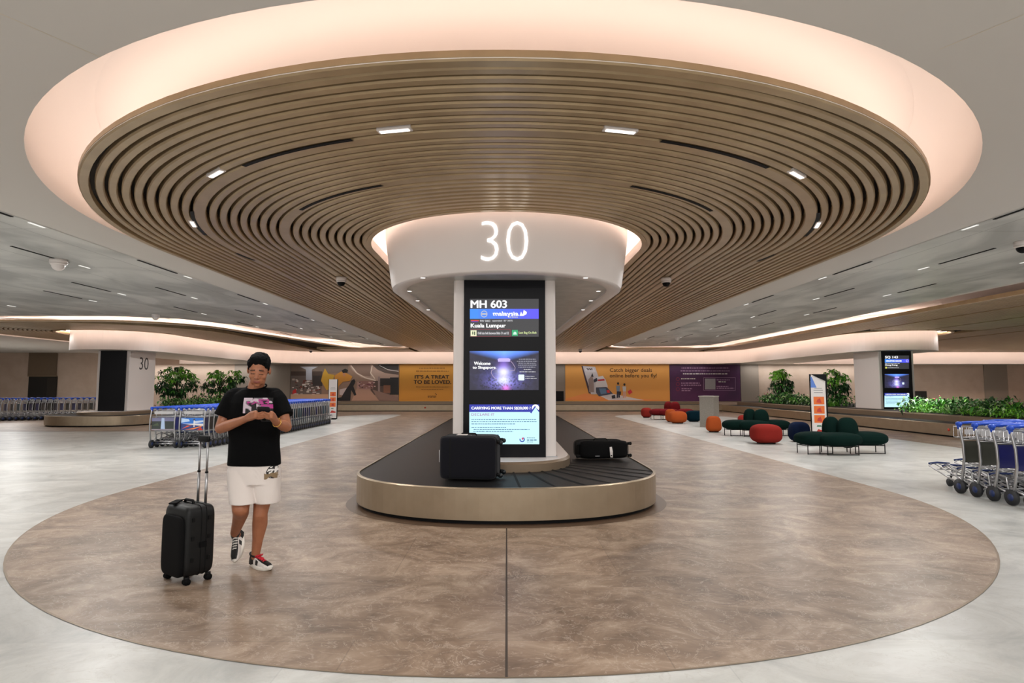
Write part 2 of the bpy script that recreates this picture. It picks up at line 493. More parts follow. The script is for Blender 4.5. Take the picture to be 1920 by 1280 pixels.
BULK = rounded([(-20.6, 37.1, 0), (-17.75, 37.1, 1.2), (-17.75, 22.8, 1.65), (-14.35, 22.8, 1.65), (-14.35, 37.1, 2.8), (14.35, 37.1, 2.8), (14.35, 22.8, 1.65), (17.75, 22.8, 1.65),
                (17.75, 37.1, 1.2), (35.9, 37.1, 0), (35.9, 38.55, 0), (-20.6, 38.55, 0)], 12)
b = B(); b.prism(BULK, 2.95, 4.37, M_white, mbot=M_soffit, top=False)
struct(b.obj('ceiling')).name = 'ceiling_bulkhead'
# walls
M_wallw = mat('wall_stone', (182, 160, 142), .6, rgb2=(194, 173, 156), nscale=1.2, bump=.05)
M_wallg = mat('wall_grey', (140, 128, 116), .6)
b = B(); b.box(-36, 36, 38.3, 38.6, 0, 4.4, M_wallw); struct(b.obj('wall_back'))
b = B(); b.box(-36.2, -36, -6, 38.6, 0, 4.4, M_wallw); struct(b.obj('wall_left'))
b = B(); b.box(36, 36.2, -6, 38.6, 0, 4.4, M_wallw); struct(b.obj('wall_right'))
b = B()
for px0, px1 in ((440, 545), (1388, 1422), (1845, 1888), (1040, 1060)):
    x0 = P(px0, 700, 38.25).x; x1 = P(px1, 700, 38.25).x
    b.box(x0, x1, 38.22, 38.3, 0, 2.95, M_wallg)
struct(b.obj('trim_1'))
# ------------------------------------------------------------------ carousels
def superU(cx, cy, a, bb_, back, ex=2.15, n=48):
    p = [(cx - a, back)]
    for i in range(n + 1):
        t = pi + pi * i / n
        c_, s_ = cos(t), sin(t)
        p.append((cx + a * math.copysign(abs(c_) ** (2 / ex), c_), cy + bb_ * math.copysign(abs(s_) ** (2 / ex), s_)))
    p.append((cx + a, back))
    return p
BH = .40
def carousel(name, label, out, isl, isl_z, planter=None, radial=None):
    """out / isl: outer and island outlines as matching open U paths"""
    t = empty(name, (out[len(out) // 2][0], out[len(out) // 2][1], 0), label, 'baggage carousel')
    t.location = (0, 0, 0)
    b = B()
    sweep(b, out, [(-.05, 0), (-.05, .045)], M_black)
    sweep(b, out, [(-.05, .045), (0, .05), (0, BH - .012), (-.012, BH), (-.035, BH), (-.035, BH - .03)], M_bronze)
    b.obj('fascia', t)
    b = B()
    o2 = offset_path(out, -.035); i2 = offset_path(isl, .0)
    n = len(o2); vs = [(x, y, BH - .015) for x, y in o2] + [(x, y, BH - .0) for x, y in i2]
    b.add(vs, [(i, i + 1, n + i + 1, n + i) for i in range(n - 1)], M_belt)
    # overlapping crescent plates: thin raised edges fanned across the belt
    if radial:
        for k0, k1, sk in radial:
            for k in range(k0, k1, 3):
                A = Vector(o2[k] + (BH - .014,)); I = Vector(i2[min(n - 1, max(0, k + sk))] + (BH + .002,))
                pts = []
                for j in range(9):
                    u = j / 8; p = A.lerp(I, u)
                    pts.append(p)
                d = (I - A).normalized(); nn = Vector((-d.y, d.x, 0)) * .011
                up = Vector((0, 0, .009))
                vs = []
                for p in pts: vs += [p - nn, p - nn + up, p + nn + up * .2]
                fs = []
                for j in range(8):
                    for q in range(2): fs.append((j * 3 + q, j * 3 + 3 + q, j * 3 + 4 + q, j * 3 + 1 + q))
                b.add(vs, fs, M_beltgap)
    b.obj('belt', t)
    b = B()
    sweep(b, isl, [(.0, BH - .02), (0, isl_z - .03), (-.015, isl_z - .012), (-.03, isl_z)], M_bronze2)
    v, f = fill([offset_path(isl, -.03)])
    b.add([(x, y, isl_z) for x, y in v], f, M_white if not planter else M_bronze2)
    b.obj('island', t)
    return t
# main
out = superU(0, 8.05, 1.97, 1.56, 36.2); isl = superU(0, 8.75, .92, 1.1, 36.2, 2.3)
carousel('baggage_carousel', 'long bronze baggage carousel with black belt, alone in the middle of the brown floor', out, isl, .53,
         radial=[(26, 49, 0)])
b = B(); v, f = fill([offset_path(out, .13)]); b.add([(x, y, .0045) for x, y in v], f, mat('plinth_shade', (92, 72, 56), .4));  # plinth shadow on the floor, painted as a darker ring
struct(b.obj('floor')).name = 'floor_plinth_shade'
# left
out = superU(-16.05, 23.9, 1.95, 1.7, 36.2, 2.6); isl = superU(-16.05, 24.5, 1.05, 1.6, 36.2, 2.6)
carousel('baggage_carousel', 'bronze baggage carousel with rounded end below the dark blank display on the left', out, isl, .53)
# right (wide, straight left side, planted island)
out = superU(16.6, 15.6, 3.35, 2.6, 36.2, 2.6); isl = superU(16.6, 16.6, 2.4, 2.6, 36.2, 2.6)
carousel('baggage_carousel', 'wide baggage carousel with planted island running along the right side', out, isl, .60, planter=True)
# the run along the back wall
b = B()
t = empty('conveyor_belt', (0, 36.9, 0), 'long low bronze conveyor ledge running along the back wall under the banners', 'conveyor')
for x0, x1 in ((-14.2, 13.3),):
    b.box(x0, x1, 36.2 - 36.9, 38.15 - 36.9, 0.05, BH, M_bronze)
    b.box(x0, x1, 36.24 - 36.9, 38.15 - 36.9, 0, .05, M_black)
b.obj('fascia', t)
b = B(); b.box(-14.2, 13.3, 36.25 - 36.9, 37.2 - 36.9, BH, BH + .01, M_belt); b.obj('belt', t)
b = B(); b.box(-14.2, 13.3, 37.2 - 36.9, 38.15 - 36.9, BH, .57, M_bronze2); b.obj('ledge', t)

# ------------------------------------------------------------------ display columns
def emis(rgb, k=1.0): return mat('screen_%d_%d_%d_%g' % (*rgb, k), rgb, .4, emit=k)
class Panel:
    """flat artwork drawn on a vertical plane facing -y at depth d, laid out from photograph pixels"""
    def __init__(s, d, sx=1, ox=0, rx=0, oy=0, ry=0, sy=1):
        s.d = d; s.b = B(); s.k = 0; s.map = (sx, ox, rx, oy, ry, sy)
    def pt(s, px, py, lay):
        sx, ox, rx, oy, ry, sy = s.map
        p = P(ox + (px - rx) * sx, oy + (py - ry) * sy, s.d)
        return (p.x, s.d - .0012 * lay * (s.d / 8 if s.d > 8 else 1), p.z)
    def rect(s, x0, y0, x1, y1, m, lay=1):
        s.b.flat([s.pt(x0, y1, lay), s.pt(x1, y1, lay), s.pt(x1, y0, lay), s.pt(x0, y0, lay)], m)
    def poly(s, pts, m, lay=1):
        v, f = fill([pts]); q = [s.pt(x, y, lay) for x, y in v]
        s.b.add(q, f, m)
    def disc(s, cx, cy, rx, ry, m, lay=1, n=20):
        s.b.flat([s.pt(cx + rx * cos(2 * pi * i / n), cy - ry * sin(2 * pi * i / n), lay) for i in range(n)], m)
    def ring(s, cx, cy, r, w_, m, lay=1, n=20, a0=0, a1=2 * pi):
        vs = []
        for i in range(n + 1):
            t = a0 + (a1 - a0) * i / n
            for q in (r, r - w_): vs.append(s.pt(cx + q * cos(t), cy - q * sin(t), lay))
        s.b.add(vs, [(2 * i, 2 * i + 2, 2 * i + 3, 2 * i + 1) for i in range(n)], m)
    def text(s, t, x0, y0, x1, y1, m, lay=2, bold=0, slant=0):
        v, f = text2d(t, 0)
        dd = [(0, 0)]
        if bold:   # heavier strokes: the outline laid down again a hair to each side
            q = abs(y1 - y0) * (.05 if y1 - y0 < 6.5 else .05); dd = [(-q, 0), (q, 0), (0, -q * .6), (0, q * .6), (0, 0)]
        for k, (ex, ey) in enumerate(dd):
            s.b.add([s.pt(x0 + (x1 - x0) * a + slant * (c - .5) * (y1 - y0) + ex, y1 + (y0 - y1) * c + ey, lay + .02 * k) for a, c in v], f, m)
    def line(s, pts, w_, m, lay=2):
        for (xa, ya), (xb, yb) in zip(pts[:-1], pts[1:]):
            l = math.hypot(xb - xa, yb - ya) or 1; nx, ny = -(yb - ya) / l * w_ / 2, (xb - xa) / l * w_ / 2
            s.b.flat([s.pt(xa + nx, ya + ny, lay), s.pt(xb + nx, yb + ny, lay), s.pt(xb - nx, yb - ny, lay), s.pt(xa - nx, ya - ny, lay)], m)
    def gib(s, x0, x1, y, h, m, lay=2, seed=0):
        """a row of tiny word-like strokes (small print too fine to read in the photograph)"""
        rr = random.Random(seed + int(y * 7)); x = x0
        while x < x1:
            l = min(rr.uniform(h * .9, h * 3.2), x1 - x); s.rect(x, y - h / 2 * rr.uniform(.6, 1), x + l, y + h / 2, m, lay); x += l + h * .55
    def obj(s, name, parent=None): 
        o = s.b.obj(name, parent)
        if parent is not None: 
            bpy.context.view_layer.update(); o.matrix_parent_inverse = parent.matrix_world.inverted()
        return o
def picture_mat(name, cx, cz, hw, hh):
    """violet light-fall picture shown on the screen, as a procedural image on its own plane"""
    m = bpy.data.materials.new(name); m.use_nodes = True; nt = m.node_tree; N = nt.nodes.new; L = nt.links.new
    def val(x):
        n = N('ShaderNodeValue'); n.outputs[0].default_value = x; return n.outputs[0]
    def M(op, a, b=0.0, c=0.0):
        n = N('ShaderNodeMath'); n.operation = op
        for i, q in enumerate((a, b, c)):
            if isinstance(q, (int, float)): n.inputs[i].default_value = q
            else: L(q, n.inputs[i])
        return n.outputs[0]
    tc = N('ShaderNodeTexCoord'); sp = N('ShaderNodeSeparateXYZ'); L(tc.outputs['Object'], sp.inputs[0])
    u = M('DIVIDE', M('SUBTRACT', sp.outputs[0], cx), hw); v = M('DIVIDE', M('SUBTRACT', sp.outputs[2], cz), hh)
    def gauss(u0, su, v0, sv):
        a = M('POWER', M('DIVIDE', M('SUBTRACT', u, u0), su), 2.0); b = M('POWER', M('DIVIDE', M('SUBTRACT', v, v0), sv), 2.0)
        return M('EXPONENT', M('MULTIPLY', M('ADD', a, b), -1.0))
    cb = N('ShaderNodeCombineXYZ'); L(u, cb.inputs[0]); L(M('MULTIPLY', v, .56), cb.inputs[1])
    n1 = N('ShaderNodeTexNoise'); n1.inputs['Scale'].default_value = 7; n1.inputs['Detail'].default_value = 6; L(cb.outputs[0], n1.inputs[0])
    n2 = N('ShaderNodeTexVoronoi'); n2.inputs['Scale'].default_value = 16; L(cb.outputs[0], n2.inputs[0])
    nz = M('MULTIPLY', M('SUBTRACT', n1.outputs[0], .28), 2.4)
    fan = M('MULTIPLY', M('SMOOTH_MAX', M('SUBTRACT', M('ADD', M('MULTIPLY', v, 2.2), 0.0), M('ADD', .95, M('MULTIPLY', M('ABSOLUTE', u), 1.0))), 0.0, .12), 2.2)
    beam = M('MULTIPLY', gauss(-.02, .15, .05, .55), .9)
    hot = M('ADD', gauss(-.02, .17, -.06, .2), gauss(-.02, .17, -.48, .22))
    halo = M('MULTIPLY', gauss(-.02, .5, -.28, .5), nz)
    foam = M('MULTIPLY', gauss(-.02, .42, -.62, .32), M('MULTIPLY', M('GREATER_THAN', n2.outputs['Distance'], .42), 1.0))
    pink = M('MULTIPLY', gauss(.05, .1, -.9, .16), 1.0)
    line = M('MULTIPLY', gauss(0.0, .8, -.22, .05), .4)
    mist = M('MULTIPLY', nz, .22)
    def chan(base, cf, cb_, ch, cH, cfo, cp, cm):
        x = M('ADD', base, M('MULTIPLY', fan, cf))
        for q, k in ((beam, cb_), (hot, ch), (halo, cH), (foam, cfo), (pink, cp), (mist, cm), (line, cm)): x = M('ADD', x, M('MULTIPLY', q, k))
        return x
    r = chan(.028, .08, .33, .75, .10, .25, .8, .06); g = chan(.024, .22, .17, .85, .10, .22, .12, .07); bl = chan(.045, .8, .85, .9, .55, .75, .5, .14)
    cc = N('ShaderNodeCombineColor'); L(r, cc.inputs[0]); L(g, cc.inputs[1]); L(bl, cc.inputs[2])
    b = nt.nodes['Principled BSDF']; b.inputs['Base Color'].default_value = (.01, .01, .01, 1)
    L(cc.outputs[0], b.inputs['Emission Color']); b.inputs['Emission Strength'].default_value = .8
    return m
def screens(pn_args, flight, airline, city, parent, full=True):
    W_ = emis((255, 255, 255), 1.0); W2 = emis((205, 205, 210), .8)
    def pn(): return Panel(*pn_args)
    p = pn()
    gd = emis((62, 62, 66), .7)
    p.rect(881, 560, 1010, 631, gd, 1)
    p.text(flight, 883, 563, 950, 577, W_, 3, .006)
    for i in range(8):
        c = (60 - 0 * i, int(136 - i * 7), 255); c = (int(56 + i * 5), int(140 - i * 8), 250)
        p.rect(881 + i * 16.125, 579, 881 + (i + 1) * 16.125, 597.5, emis(c, .95), 2)
    if full:
        p.ring(907.7, 588.5, 6.3, 1.3, W2, 3); p.rect(903, 587, 912.5, 590, W2, 3)
        p.text('malaysia', 925, 584, 972, 594, W_, 3, .006, -.25)
        p.text('airlines', 953, 592.2, 971, 595.5, W2, 3, .01)
        p.poly([(974, 592), (977, 584), (980, 590), (982, 581), (988, 585), (987, 589), (981, 592)], W_, 3)
        p.rect(883, 600, 898, 602, emis((220, 50, 60), .9), 3); p.rect(884, 602.2, 896, 603.6, emis((50, 60, 200), .9), 3)
        p.text('9W 5803', 900, 599.6, 919, 603.4, W2, 3, .008); p.text('operated  B7 3075', 923, 599.6, 961, 603.4, W2, 3, .008)
    else:
        p.text('SINGAPORE AIRLINES', 888, 585, 970, 593, W_, 3, .006); p.ring(1000, 588.5, 6, 1.3, W_, 3)
        p.gib(883, 960, 602, 3.4, W2, 3)
    p.text(city, 883, 606.5, 948, 616, W_, 3, .006)
    if full:
        red = emis((150, 40, 60), .8)
        for q in ((882, 617, 957, 617.8), (882, 630, 957, 630.8), (956.2, 617, 957, 630.8)): p.rect(*q, red, 2)
        p.rect(882.5, 619, 893.5, 630, emis((240, 240, 200), .9), 3); p.rect(885.5, 621.5, 887.5, 627, emis((50, 90, 40), .6), 4); p.rect(889, 621.5, 891, 628, emis((50, 90, 40), .6), 4)
        p.text('Odd size belt between Belts 31 and 32', 896, 622, 954, 626.5, W2, 3, .008)
        p.rect(960, 618.5, 971, 629.5, emis((30, 170, 110), .9), 3); p.poly([(962, 627), (963, 623), (965.5, 621.5), (968, 623), (969, 627)], emis((210, 250, 230), .9), 4)
        p.text('Last Bag On Belt', 973, 621.5, 1006, 626.5, emis((200, 215, 150), .9), 3, .01)
    else:
        p.disc(888, 624, 5, 5, emis((220, 220, 90), .9), 3); p.gib(896, 955, 624, 3, W2, 3)
    tag(p.obj('flight_screen', parent), 'flight information screen')
    # picture screen
    p = pn()
    A_ = p.pt(880.5, 731, 0); Bq = p.pt(1010, 658, 0)
    p.rect(880.5, 658, 1010, 731, picture_mat('picture_' + city[:4], (A_[0] + Bq[0]) / 2, (A_[2] + Bq[2]) / 2, (Bq[0] - A_[0]) / 2, (Bq[2] - A_[2]) / 2), 1)
    p.poly([(933, 673), (936, 671.5), (954, 671.5), (957, 673), (956, 678), (934, 678)], emis((200, 180, 255), .95), 6)
    p.line([(957, 676), (962, 682), (966, 689), (965, 694), (956, 695)], .9, emis((190, 170, 200), .8), 6.4)
    p.line([(932, 690), (922, 694), (921, 699), (925, 706), (932, 711)], .9, emis((190, 170, 200), .8), 6.4)
    if full:
        p.text('Welcome', 889, 678, 919.5, 684, W_, 7, .01); p.text('to Singapore', 886.5, 686, 929, 692.5, W_, 7, .01)
        for i, (a_, b_) in enumerate([(973, 1005), (969, 1006), (972, 1005), (971, 1006), (972, 1004)]): p.gib(a_, b_, 673.2 + i * 3.7, 1.5, emis((190, 190, 205), .7), 7, i)
        p.gib(982, 996, 692.5, 1.4, W2, 7); p.gib(974, 1004, 696.8, 1.5, W2, 7)
        p.gib(985, 1002, 705.5, 1.5, W2, 7); p.gib(985, 1006, 709, 1.6, W2, 7)
    p.poly(rounded([(972, 702, 1.5), (983, 702, 1.5), (983, 713, 1.5), (972, 713, 1.5)], 6), emis((225, 245, 255), 1), 7)
    tag(p.obj('picture_screen', parent), 'screen showing a violet light fall picture')
    # declaration screen
    p = pn(); pale = emis((196, 240, 250), 1.0); nav = emis((28, 44, 170), .9)
    p.rect(880, 771, 1011, 832.5, pale, 1); p.rect(880, 758, 1011, 772, nav, 1.5)
    p.text('CARRYING MORE THAN S$20,000 ?', 884, 762.3, 994.5, 768, W_, 3, .006)
    p.disc(1004, 764.5, 7, 6.6, W_, 3); p.line([(995, 774), (1004, 761.5)], 3, nav, 4); p.line([(1004, 765), (1011, 771)], 2.5, nav, 4); p.poly([(997, 773), (1004, 763.5), (1011, 773)], pale, 4.5)
    mg = emis((170, 40, 150), .8); tx = emis((90, 140, 175), .8)
    p.text('DECLARE IT', 884, 774.5, 927, 779, mg, 3, .0)
    for i, (a_, b_, y_) in enumerate([(884, 1006, 786), (884, 1006, 790), (884, 966, 794.5), (884, 949, 801), (888, 993, 805), (888, 962, 808.5), (884, 935, 815)]): p.gib(a_, b_, y_, 1.7, tx, 3, i)
    p.ring(979, 823.5, 5, 2, emis((50, 90, 190), .8), 3, 20, .9 * pi, 2.1 * pi + pi * .0); p.ring(979, 823.5, 5, 1.6, emis((50, 90, 190), .8), 3, 20, -.45 * pi, .3 * pi)
    p.disc(980, 822, 1.8, 2.2, emis((215, 60, 120), .8), 4)
    p.gib(988, 1003, 820.5, 1.2, tx, 3); p.gib(988, 1006, 824.5, 2.4, tx, 3); p.gib(988, 1000, 828, 1.2, tx, 3)
    tag(p.obj('notice_screen', parent), 'pale notice screen with dark blue heading')

def column(loc, wd, dp, z0, z1, fw, label, dark=True, skew=0):
    x, y = loc
    t = empty('display_column', (x, y, z0 + .002), label, 'display column')
    b = B()
    # white body with rounded vertical edges
    o = rounded([(-wd / 2, 0, .04), (wd / 2, 0, .04), (wd / 2, dp, .04), (-wd / 2, dp, .04)], 8)
    b.prism(o, 0, z1 - z0, M_white)
    b.box(-wd / 2 - .015, wd / 2 + .015, -.02, dp, 0, .012, M_chrome)
    b.obj('column_body', t)
    b = B(); q = wd * fw / 2
    b.prism(rounded([(-q, -.035, .01), (q, -.035, .01), (q, .05, .01), (-q, .05, .01)], 4), .0, z1 - z0, mat('display_glass_black', (13, 13, 18), .3, spec=.15))
    b.obj('display_panel', t)
    return t
d0 = 8.22
col = column((-.03, d0), 1.44, 1.7, .53, 3.0, .795, 'white display column under the big 30 with three lit flight screens for MH 603')
screens((d0 - .037,), 'MH 603', 'malaysia', 'Kuala Lumpur', col)
dr = 23.75
xc = (P(1652, 710, dr).x + P(1712, 710, dr).x) / 2
colr = column((xc, dr), P(1716, 710, dr).x - P(1650, 710, dr).x, 1.75, .6, 2.96, .84, 'white display column on the right with lit screens beginning SQ 143')
s_ = 45.5 / 129
screens((dr - .04, .352, 1681.5, 945.5, 714.0, 694.5, .355), 'SQ 143', '', 'Hong Kong', colr, full=False)
dl = 23.85
xl = (P(185, 710, dl).x + P(238, 710, dl).x) / 2
coll_ = column((xl, dl), P(242, 710, dl).x - P(181, 710, dl).x, 1.75, .53, 2.96, .80, 'white display column on the left with blank dark screen and grey number 30 on its side')
# grey 30 on the side facing the middle
v, f = text2d('30', .0); b = B(); xs = xl + (P(242, 710, dl).x - P(181, 710, dl).x) / 2 + .004
b.add([(xs, dl + .62 + a * .62, 2.21 + c * .52) for a, c in v], f, mat('number_grey', (72, 68, 66), .5))
o = b.obj('number', coll_); bpy.context.view_layer.update(); o.matrix_parent_inverse = coll_.matrix_world.inverted()
# glowing 30 on the collar
v, f = text2d('30', -.022)
def on_collar(px, py):
    # march along the ray until it meets the tapered collar face
    r_ = ray(px, py)
    lo_, hi_ = 5.0, 9.0
    for _ in range(40):
        m_ = (lo_ + hi_) / 2; t_ = m_ / r_.y; x = r_.x * t_; z = CH + r_.z * t_
        R = 1.78 + (1.88 - 1.78) * (z - 3.03) / .72
        ys = CY - .05 - sqrt(max(R * R - x * x, 0))
        if m_ < ys: lo_ = m_
        else: hi_ = m_
    return (x, m_ - .012, z)
b = B()
vs = [on_collar(902 + 88 * a, 489 - 74 * c) for a, c in v]
b.add(vs, f, mat('number_glow', (255, 250, 244), emit=2.2))
o = b.obj('glowing_number', coll)
# small lights set in the collar's underside
for i, (px, py) in enumerate([(793, 520), (1098, 520), (768, 545), (783, 563), (803, 580), (1122, 545), (1108, 563), (1093, 580)]):
    x, y = G(px, py, 2.968); b = B()
    b.cyl((0, 0, 0), (0, 0, -.008), .045, M_white); b.cyl((0, 0, -.008), (0, 0, -.011), .032, M_ledw)
    tag(b.obj('downlight', None, (x, y, 2.97)), 'small round downlight in the underside of the big ceiling collar', 'light', 'round downlights under the collar')

# ------------------------------------------------------------------ banners on the back wall
DW = 38.17
def banner(label, x0, x1, col, build):
    p = Panel(DW)
    a = P(x0, 717, DW).x; c = P(x1, 717, DW).x; z0 = P(960, 752, DW).z; z1 = P(960, 682, DW).z
    b = B(); b.box(a, c, DW, DW + .05, z0, z1, col); 
    o = tag(b.obj('wall_banner'), label, 'banner')
    build(p)
    p.obj('artwork', o)
    return o
m_yel = mat('banner_yellow', (205, 142, 50), .6); m_org = mat('banner_orange', (218, 152, 72), .6); m_pur = mat('banner_purple', (78, 26, 74), .5, rgb2=(62, 18, 62), nscale=.6)
ink = mat('banner_ink', (52, 34, 18), .6); ink2 = mat('banner_brown_ink', (150, 100, 36), .6); wht = mat('banner_white', (222, 214, 208), .6)
def ph(p):
    X = lambda u: 540 + u / 6.194; Y = lambda v_: 675 + v_ / 6.188
    def R(u0, v0, u1, v1, c, lay=1): p.rect(X(u0), Y(v0), X(u1), Y(v1), mat('print_%d_%d_%d' % c, c, .6), lay)
    def Q(pts, c, lay=2): p.poly([(X(u), Y(v_)) for u, v_ in pts], mat('print_%d_%d_%d' % c, c, .6), lay)
    R(34, 45, 1285, 470, (150, 122, 104)); R(34, 45, 700, 150, (128, 110, 98), 1.5); R(34, 130, 400, 180, (82, 66, 58), 2)
    R(34, 180, 390, 420, (110, 96, 90), 2)
    rr = random.Random(5)
    for i in range(70):
        u = rr.uniform(45, 370); v_ = rr.uniform(205, 400); c = rr.choice([(214, 204, 196), (190, 172, 160), (226, 220, 214), (120, 60, 50), (70, 58, 54)])
        R(u, v_, u + rr.uniform(10, 45), v_ + rr.uniform(6, 22), c, 2.5 + i * .01)
    R(210, 80, 280, 230, (188, 190, 200), 4); Q([(140, 75), (350, 75), (280, 110), (210, 110)], (196, 196, 202), 4.2)
    Q([(60, 350), (95, 335), (100, 380), (50, 395)], (196, 40, 44), 4.5)
    R(34, 395, 480, 470, (196, 160, 132), 4); R(285, 180, 400, 300, (60, 52, 50), 3.5)
    Q([(400, 175), (430, 95), (470, 160), (540, 170), (520, 250), (490, 330), (450, 350), (410, 280), (385, 240)], (206, 160, 52), 5)
    Q([(540, 180), (620, 130), (700, 160), (750, 190), (720, 240), (640, 250), (590, 300), (570, 420), (545, 440), (555, 280)], (204, 140, 54), 5)
    Q([(625, 120), (665, 98), (700, 115), (685, 145), (640, 150)], (28, 24, 22), 6); Q([(635, 145), (670, 140), (665, 190), (640, 180)], (190, 130, 96), 5.5)
    Q([(740, 235), (770, 218), (785, 245), (775, 275), (760, 300), (795, 400), (775, 415), (735, 345), (725, 470), (545, 470), (560, 440), (620, 430), (680, 330), (710, 290)], (30, 26, 28), 6)
    Q([(600, 340), (690, 320), (640, 410), (600, 400)], (196, 180, 178), 5.8)
    Q([(700, 45), (1285, 45), (1285, 200), (1020, 245), (850, 200), (750, 120)], (178, 150, 134), 1.6)
    Q([(740, 60), (960, 60), (960, 190), (860, 180), (770, 120)], (138, 112, 98), 1.8)
    Q([(985, 60), (1285, 45), (1285, 170), (1130, 150), (1040, 110)], (88, 74, 66), 1.8)
    Q([(1040, 48), (1285, 48), (1285, 110), (1160, 110), (1080, 90)], (48, 44, 42), 2.2)
    p.line([(X(730), Y(60)), (X(800), Y(150)), (X(900), Y(205)), (X(1020), Y(235))], 2.2, mat('print_226_206_188', (226, 206, 188), .6), 2.6)
    p.line([(X(980), Y(60)), (X(960), Y(150)), (X(1010), Y(215))], 2, mat('print_226_206_188', (226, 206, 188), .6), 2.6)
    p.line([(X(1060), Y(60)), (X(1160), Y(110)), (X(1285), Y(130))], 1, wht, 2.6)
    R(800, 250, 960, 470, (176, 136, 124), 3); R(830, 240, 990, 330, (148, 106, 98), 3.2); R(960, 240, 1285, 400, (92, 72, 64), 3)
    R(1070, 210, 1285, 300, (44, 38, 36), 3.3); R(1110, 290, 1190, 380, (132, 88, 66), 3.5); R(1185, 200, 1285, 400, (38, 36, 36), 3.4); R(1045, 190, 1070, 370, (150, 128, 124), 3.6)
    for i in range(26):
        u = rr.uniform(810, 1000); v_ = rr.uniform(245, 320); R(u, v_, u + 18, v_ + 12, rr.choice([(206, 170, 160), (120, 66, 74), (190, 150, 150), (90, 60, 60)]), 4 + i * .01)
    Q([(740, 470), (800, 330), (960, 350), (1060, 470)], (180, 142, 122), 4.4); Q([(980, 340), (1285, 430), (1285, 470), (1060, 470)], (140, 112, 100), 4.4)
banner('wide photo banner of a shopping hall with people, left of the yellow slogan', 545, 748, mat('print_base', (150, 122, 104), .6), ph)
def ye(p):
    p.text("IT'S A TREAT", 778, 703, 842, 709.5, ink, 2, .006); p.text('TO BE LOVED.', 776, 712.5, 846, 719.3, ink, 2, .006)
    p.gib(786, 834, 690, 2, ink2); p.gib(780, 842, 695.5, 2, ink2); p.gib(780, 842, 725, 1.4, ink2); p.gib(790, 832, 729.8, 1.4, ink2)
    p.text('eraman', 802, 741.5, 818, 745.5, ink); p.line([(816, 737), (819, 740)], 1, ink)
banner("yellow wall banner reading IT'S A TREAT TO BE LOVED", 748.5, 880, m_yel, ye)
def ca(p):
    X = lambda u: 1050 + u / 5.486; Y = lambda v_: 675 + v_ / 5.482
    def Q(pts, c, lay=2): p.poly([(X(u), Y(v_)) for u, v_ in pts], mat('print_%d_%d_%d' % c, c, .6), lay)
    p.text('Catch bigger deals', X(512), Y(82), X(945), Y(132), ink, 3); p.text('online before you fly!', X(512), Y(138), X(995), Y(190), ink, 3)
    Q([(270, 340), (400, 372), (1125, 415), (700, 415), (50, 410), (60, 395)], (224, 140, 76), 1.2); Q([(380, 350), (540, 345), (870, 412), (500, 412)], (206, 198, 198), 1.6)
    Q([(220, 62), (238, 56), (325, 345), (295, 340)], (74, 52, 60), 2); Q([(232, 58), (360, 68), (460, 350), (320, 350)], (196, 188, 190), 2.4)
    Q([(250, 72), (345, 80), (365, 120), (262, 112)], (206, 200, 204), 2.6); p.gib(X(272), X(335), Y(86), 1.6, ink, 3); p.gib(X(280), X(335), Y(97), 1.6, ink, 3)
    Q([(290, 200), (330, 150), (345, 210), (350, 330), (300, 330)], (150, 130, 124), 3); Q([(318, 165), (333, 130), (345, 175)], (40, 36, 40), 3.4); Q([(345, 200), (380, 180), (385, 215), (350, 230)], (44, 44, 60), 3.4)
    Q([(375, 175), (440, 160), (470, 205), (490, 265), (480, 330), (360, 290)], (214, 208, 208), 3.2); Q([(385, 200), (455, 192), (460, 210), (392, 215)], (190, 40, 50), 3.8)
    Q([(368, 280), (478, 275), (545, 345), (400, 372), (372, 335)], (62, 66, 84), 3.6); Q([(400, 290), (470, 290), (480, 340), (420, 350)], (92, 120, 150), 4); Q([(478, 308), (505, 306), (515, 335), (485, 335)], (200, 40, 50), 4)
    for i, (u, sh, lg) in enumerate([(597, (120, 140, 160), (40, 42, 60)), (662, (190, 190, 190), (206, 160, 140))]):
        p.disc(X(u), Y(240 + i * 10), 2.0, 2.4, mat('print_hair', (36, 28, 26), .6), 4)
        Q([(u - 20, 262 + i * 8), (u + 18, 262 + i * 8), (u + 15, 325), (u - 14, 325)], sh, 4); Q([(u - 14, 320), (u + 4, 320), (u + 2, 385), (u - 16, 390)], lg, 4.2); Q([(u + 2, 320), (u + 14, 320), (u + 20, 385), (u + 6, 385)], lg, 4.2)
    Q([(530, 365), (565, 355), (570, 390), (535, 395)], (36, 36, 44), 4.4); Q([(600, 325), (628, 320), (625, 355), (605, 358)], (34, 34, 42), 4.6)
    Q([(695, 320), (725, 300), (745, 330), (710, 355)], (196, 40, 56), 4.4)
banner('orange wall banner reading Catch bigger deals online before you fly!', 1060, 1255.5, m_org, ca)
def pu(p):
    X = lambda u: 1050 + u / 5.486; Y = lambda v_: 675 + v_ / 5.482
    pk = mat('print_pink', (168, 128, 160), .6); rd = mat('print_red', (150, 40, 60), .6)
    for i, (a_, c_, v_) in enumerate([(1250, 1735, 80), (1240, 1745, 110), (1265, 1720, 140), (1245, 1395, 190), (1245, 1435, 235), (1245, 1450, 257), (1250, 1360, 292), (1250, 1340, 312), (1610, 1745, 202), (1630, 1705, 222), (1610, 1730, 270), (1610, 1790, 288)]): p.gib(X(a_), X(c_), Y(v_), 1.9, wht if i in (2, 3, 9) else pk, 2, i)
    for v_ in (195, 245, 298): p.ring(X(1212), Y(v_), 3.4, .7, rd)
    for q in ((1475, 178, 1805, 181), (1475, 309, 1805, 312), (1475, 178, 1478, 312), (1802, 178, 1805, 312)): p.rect(X(q[0]), Y(q[1]), X(q[2]), Y(q[3]), pk, 2)
    p.rect(X(1490), Y(190), X(1598), Y(300), mat('print_square', (150, 146, 148), .6), 2)
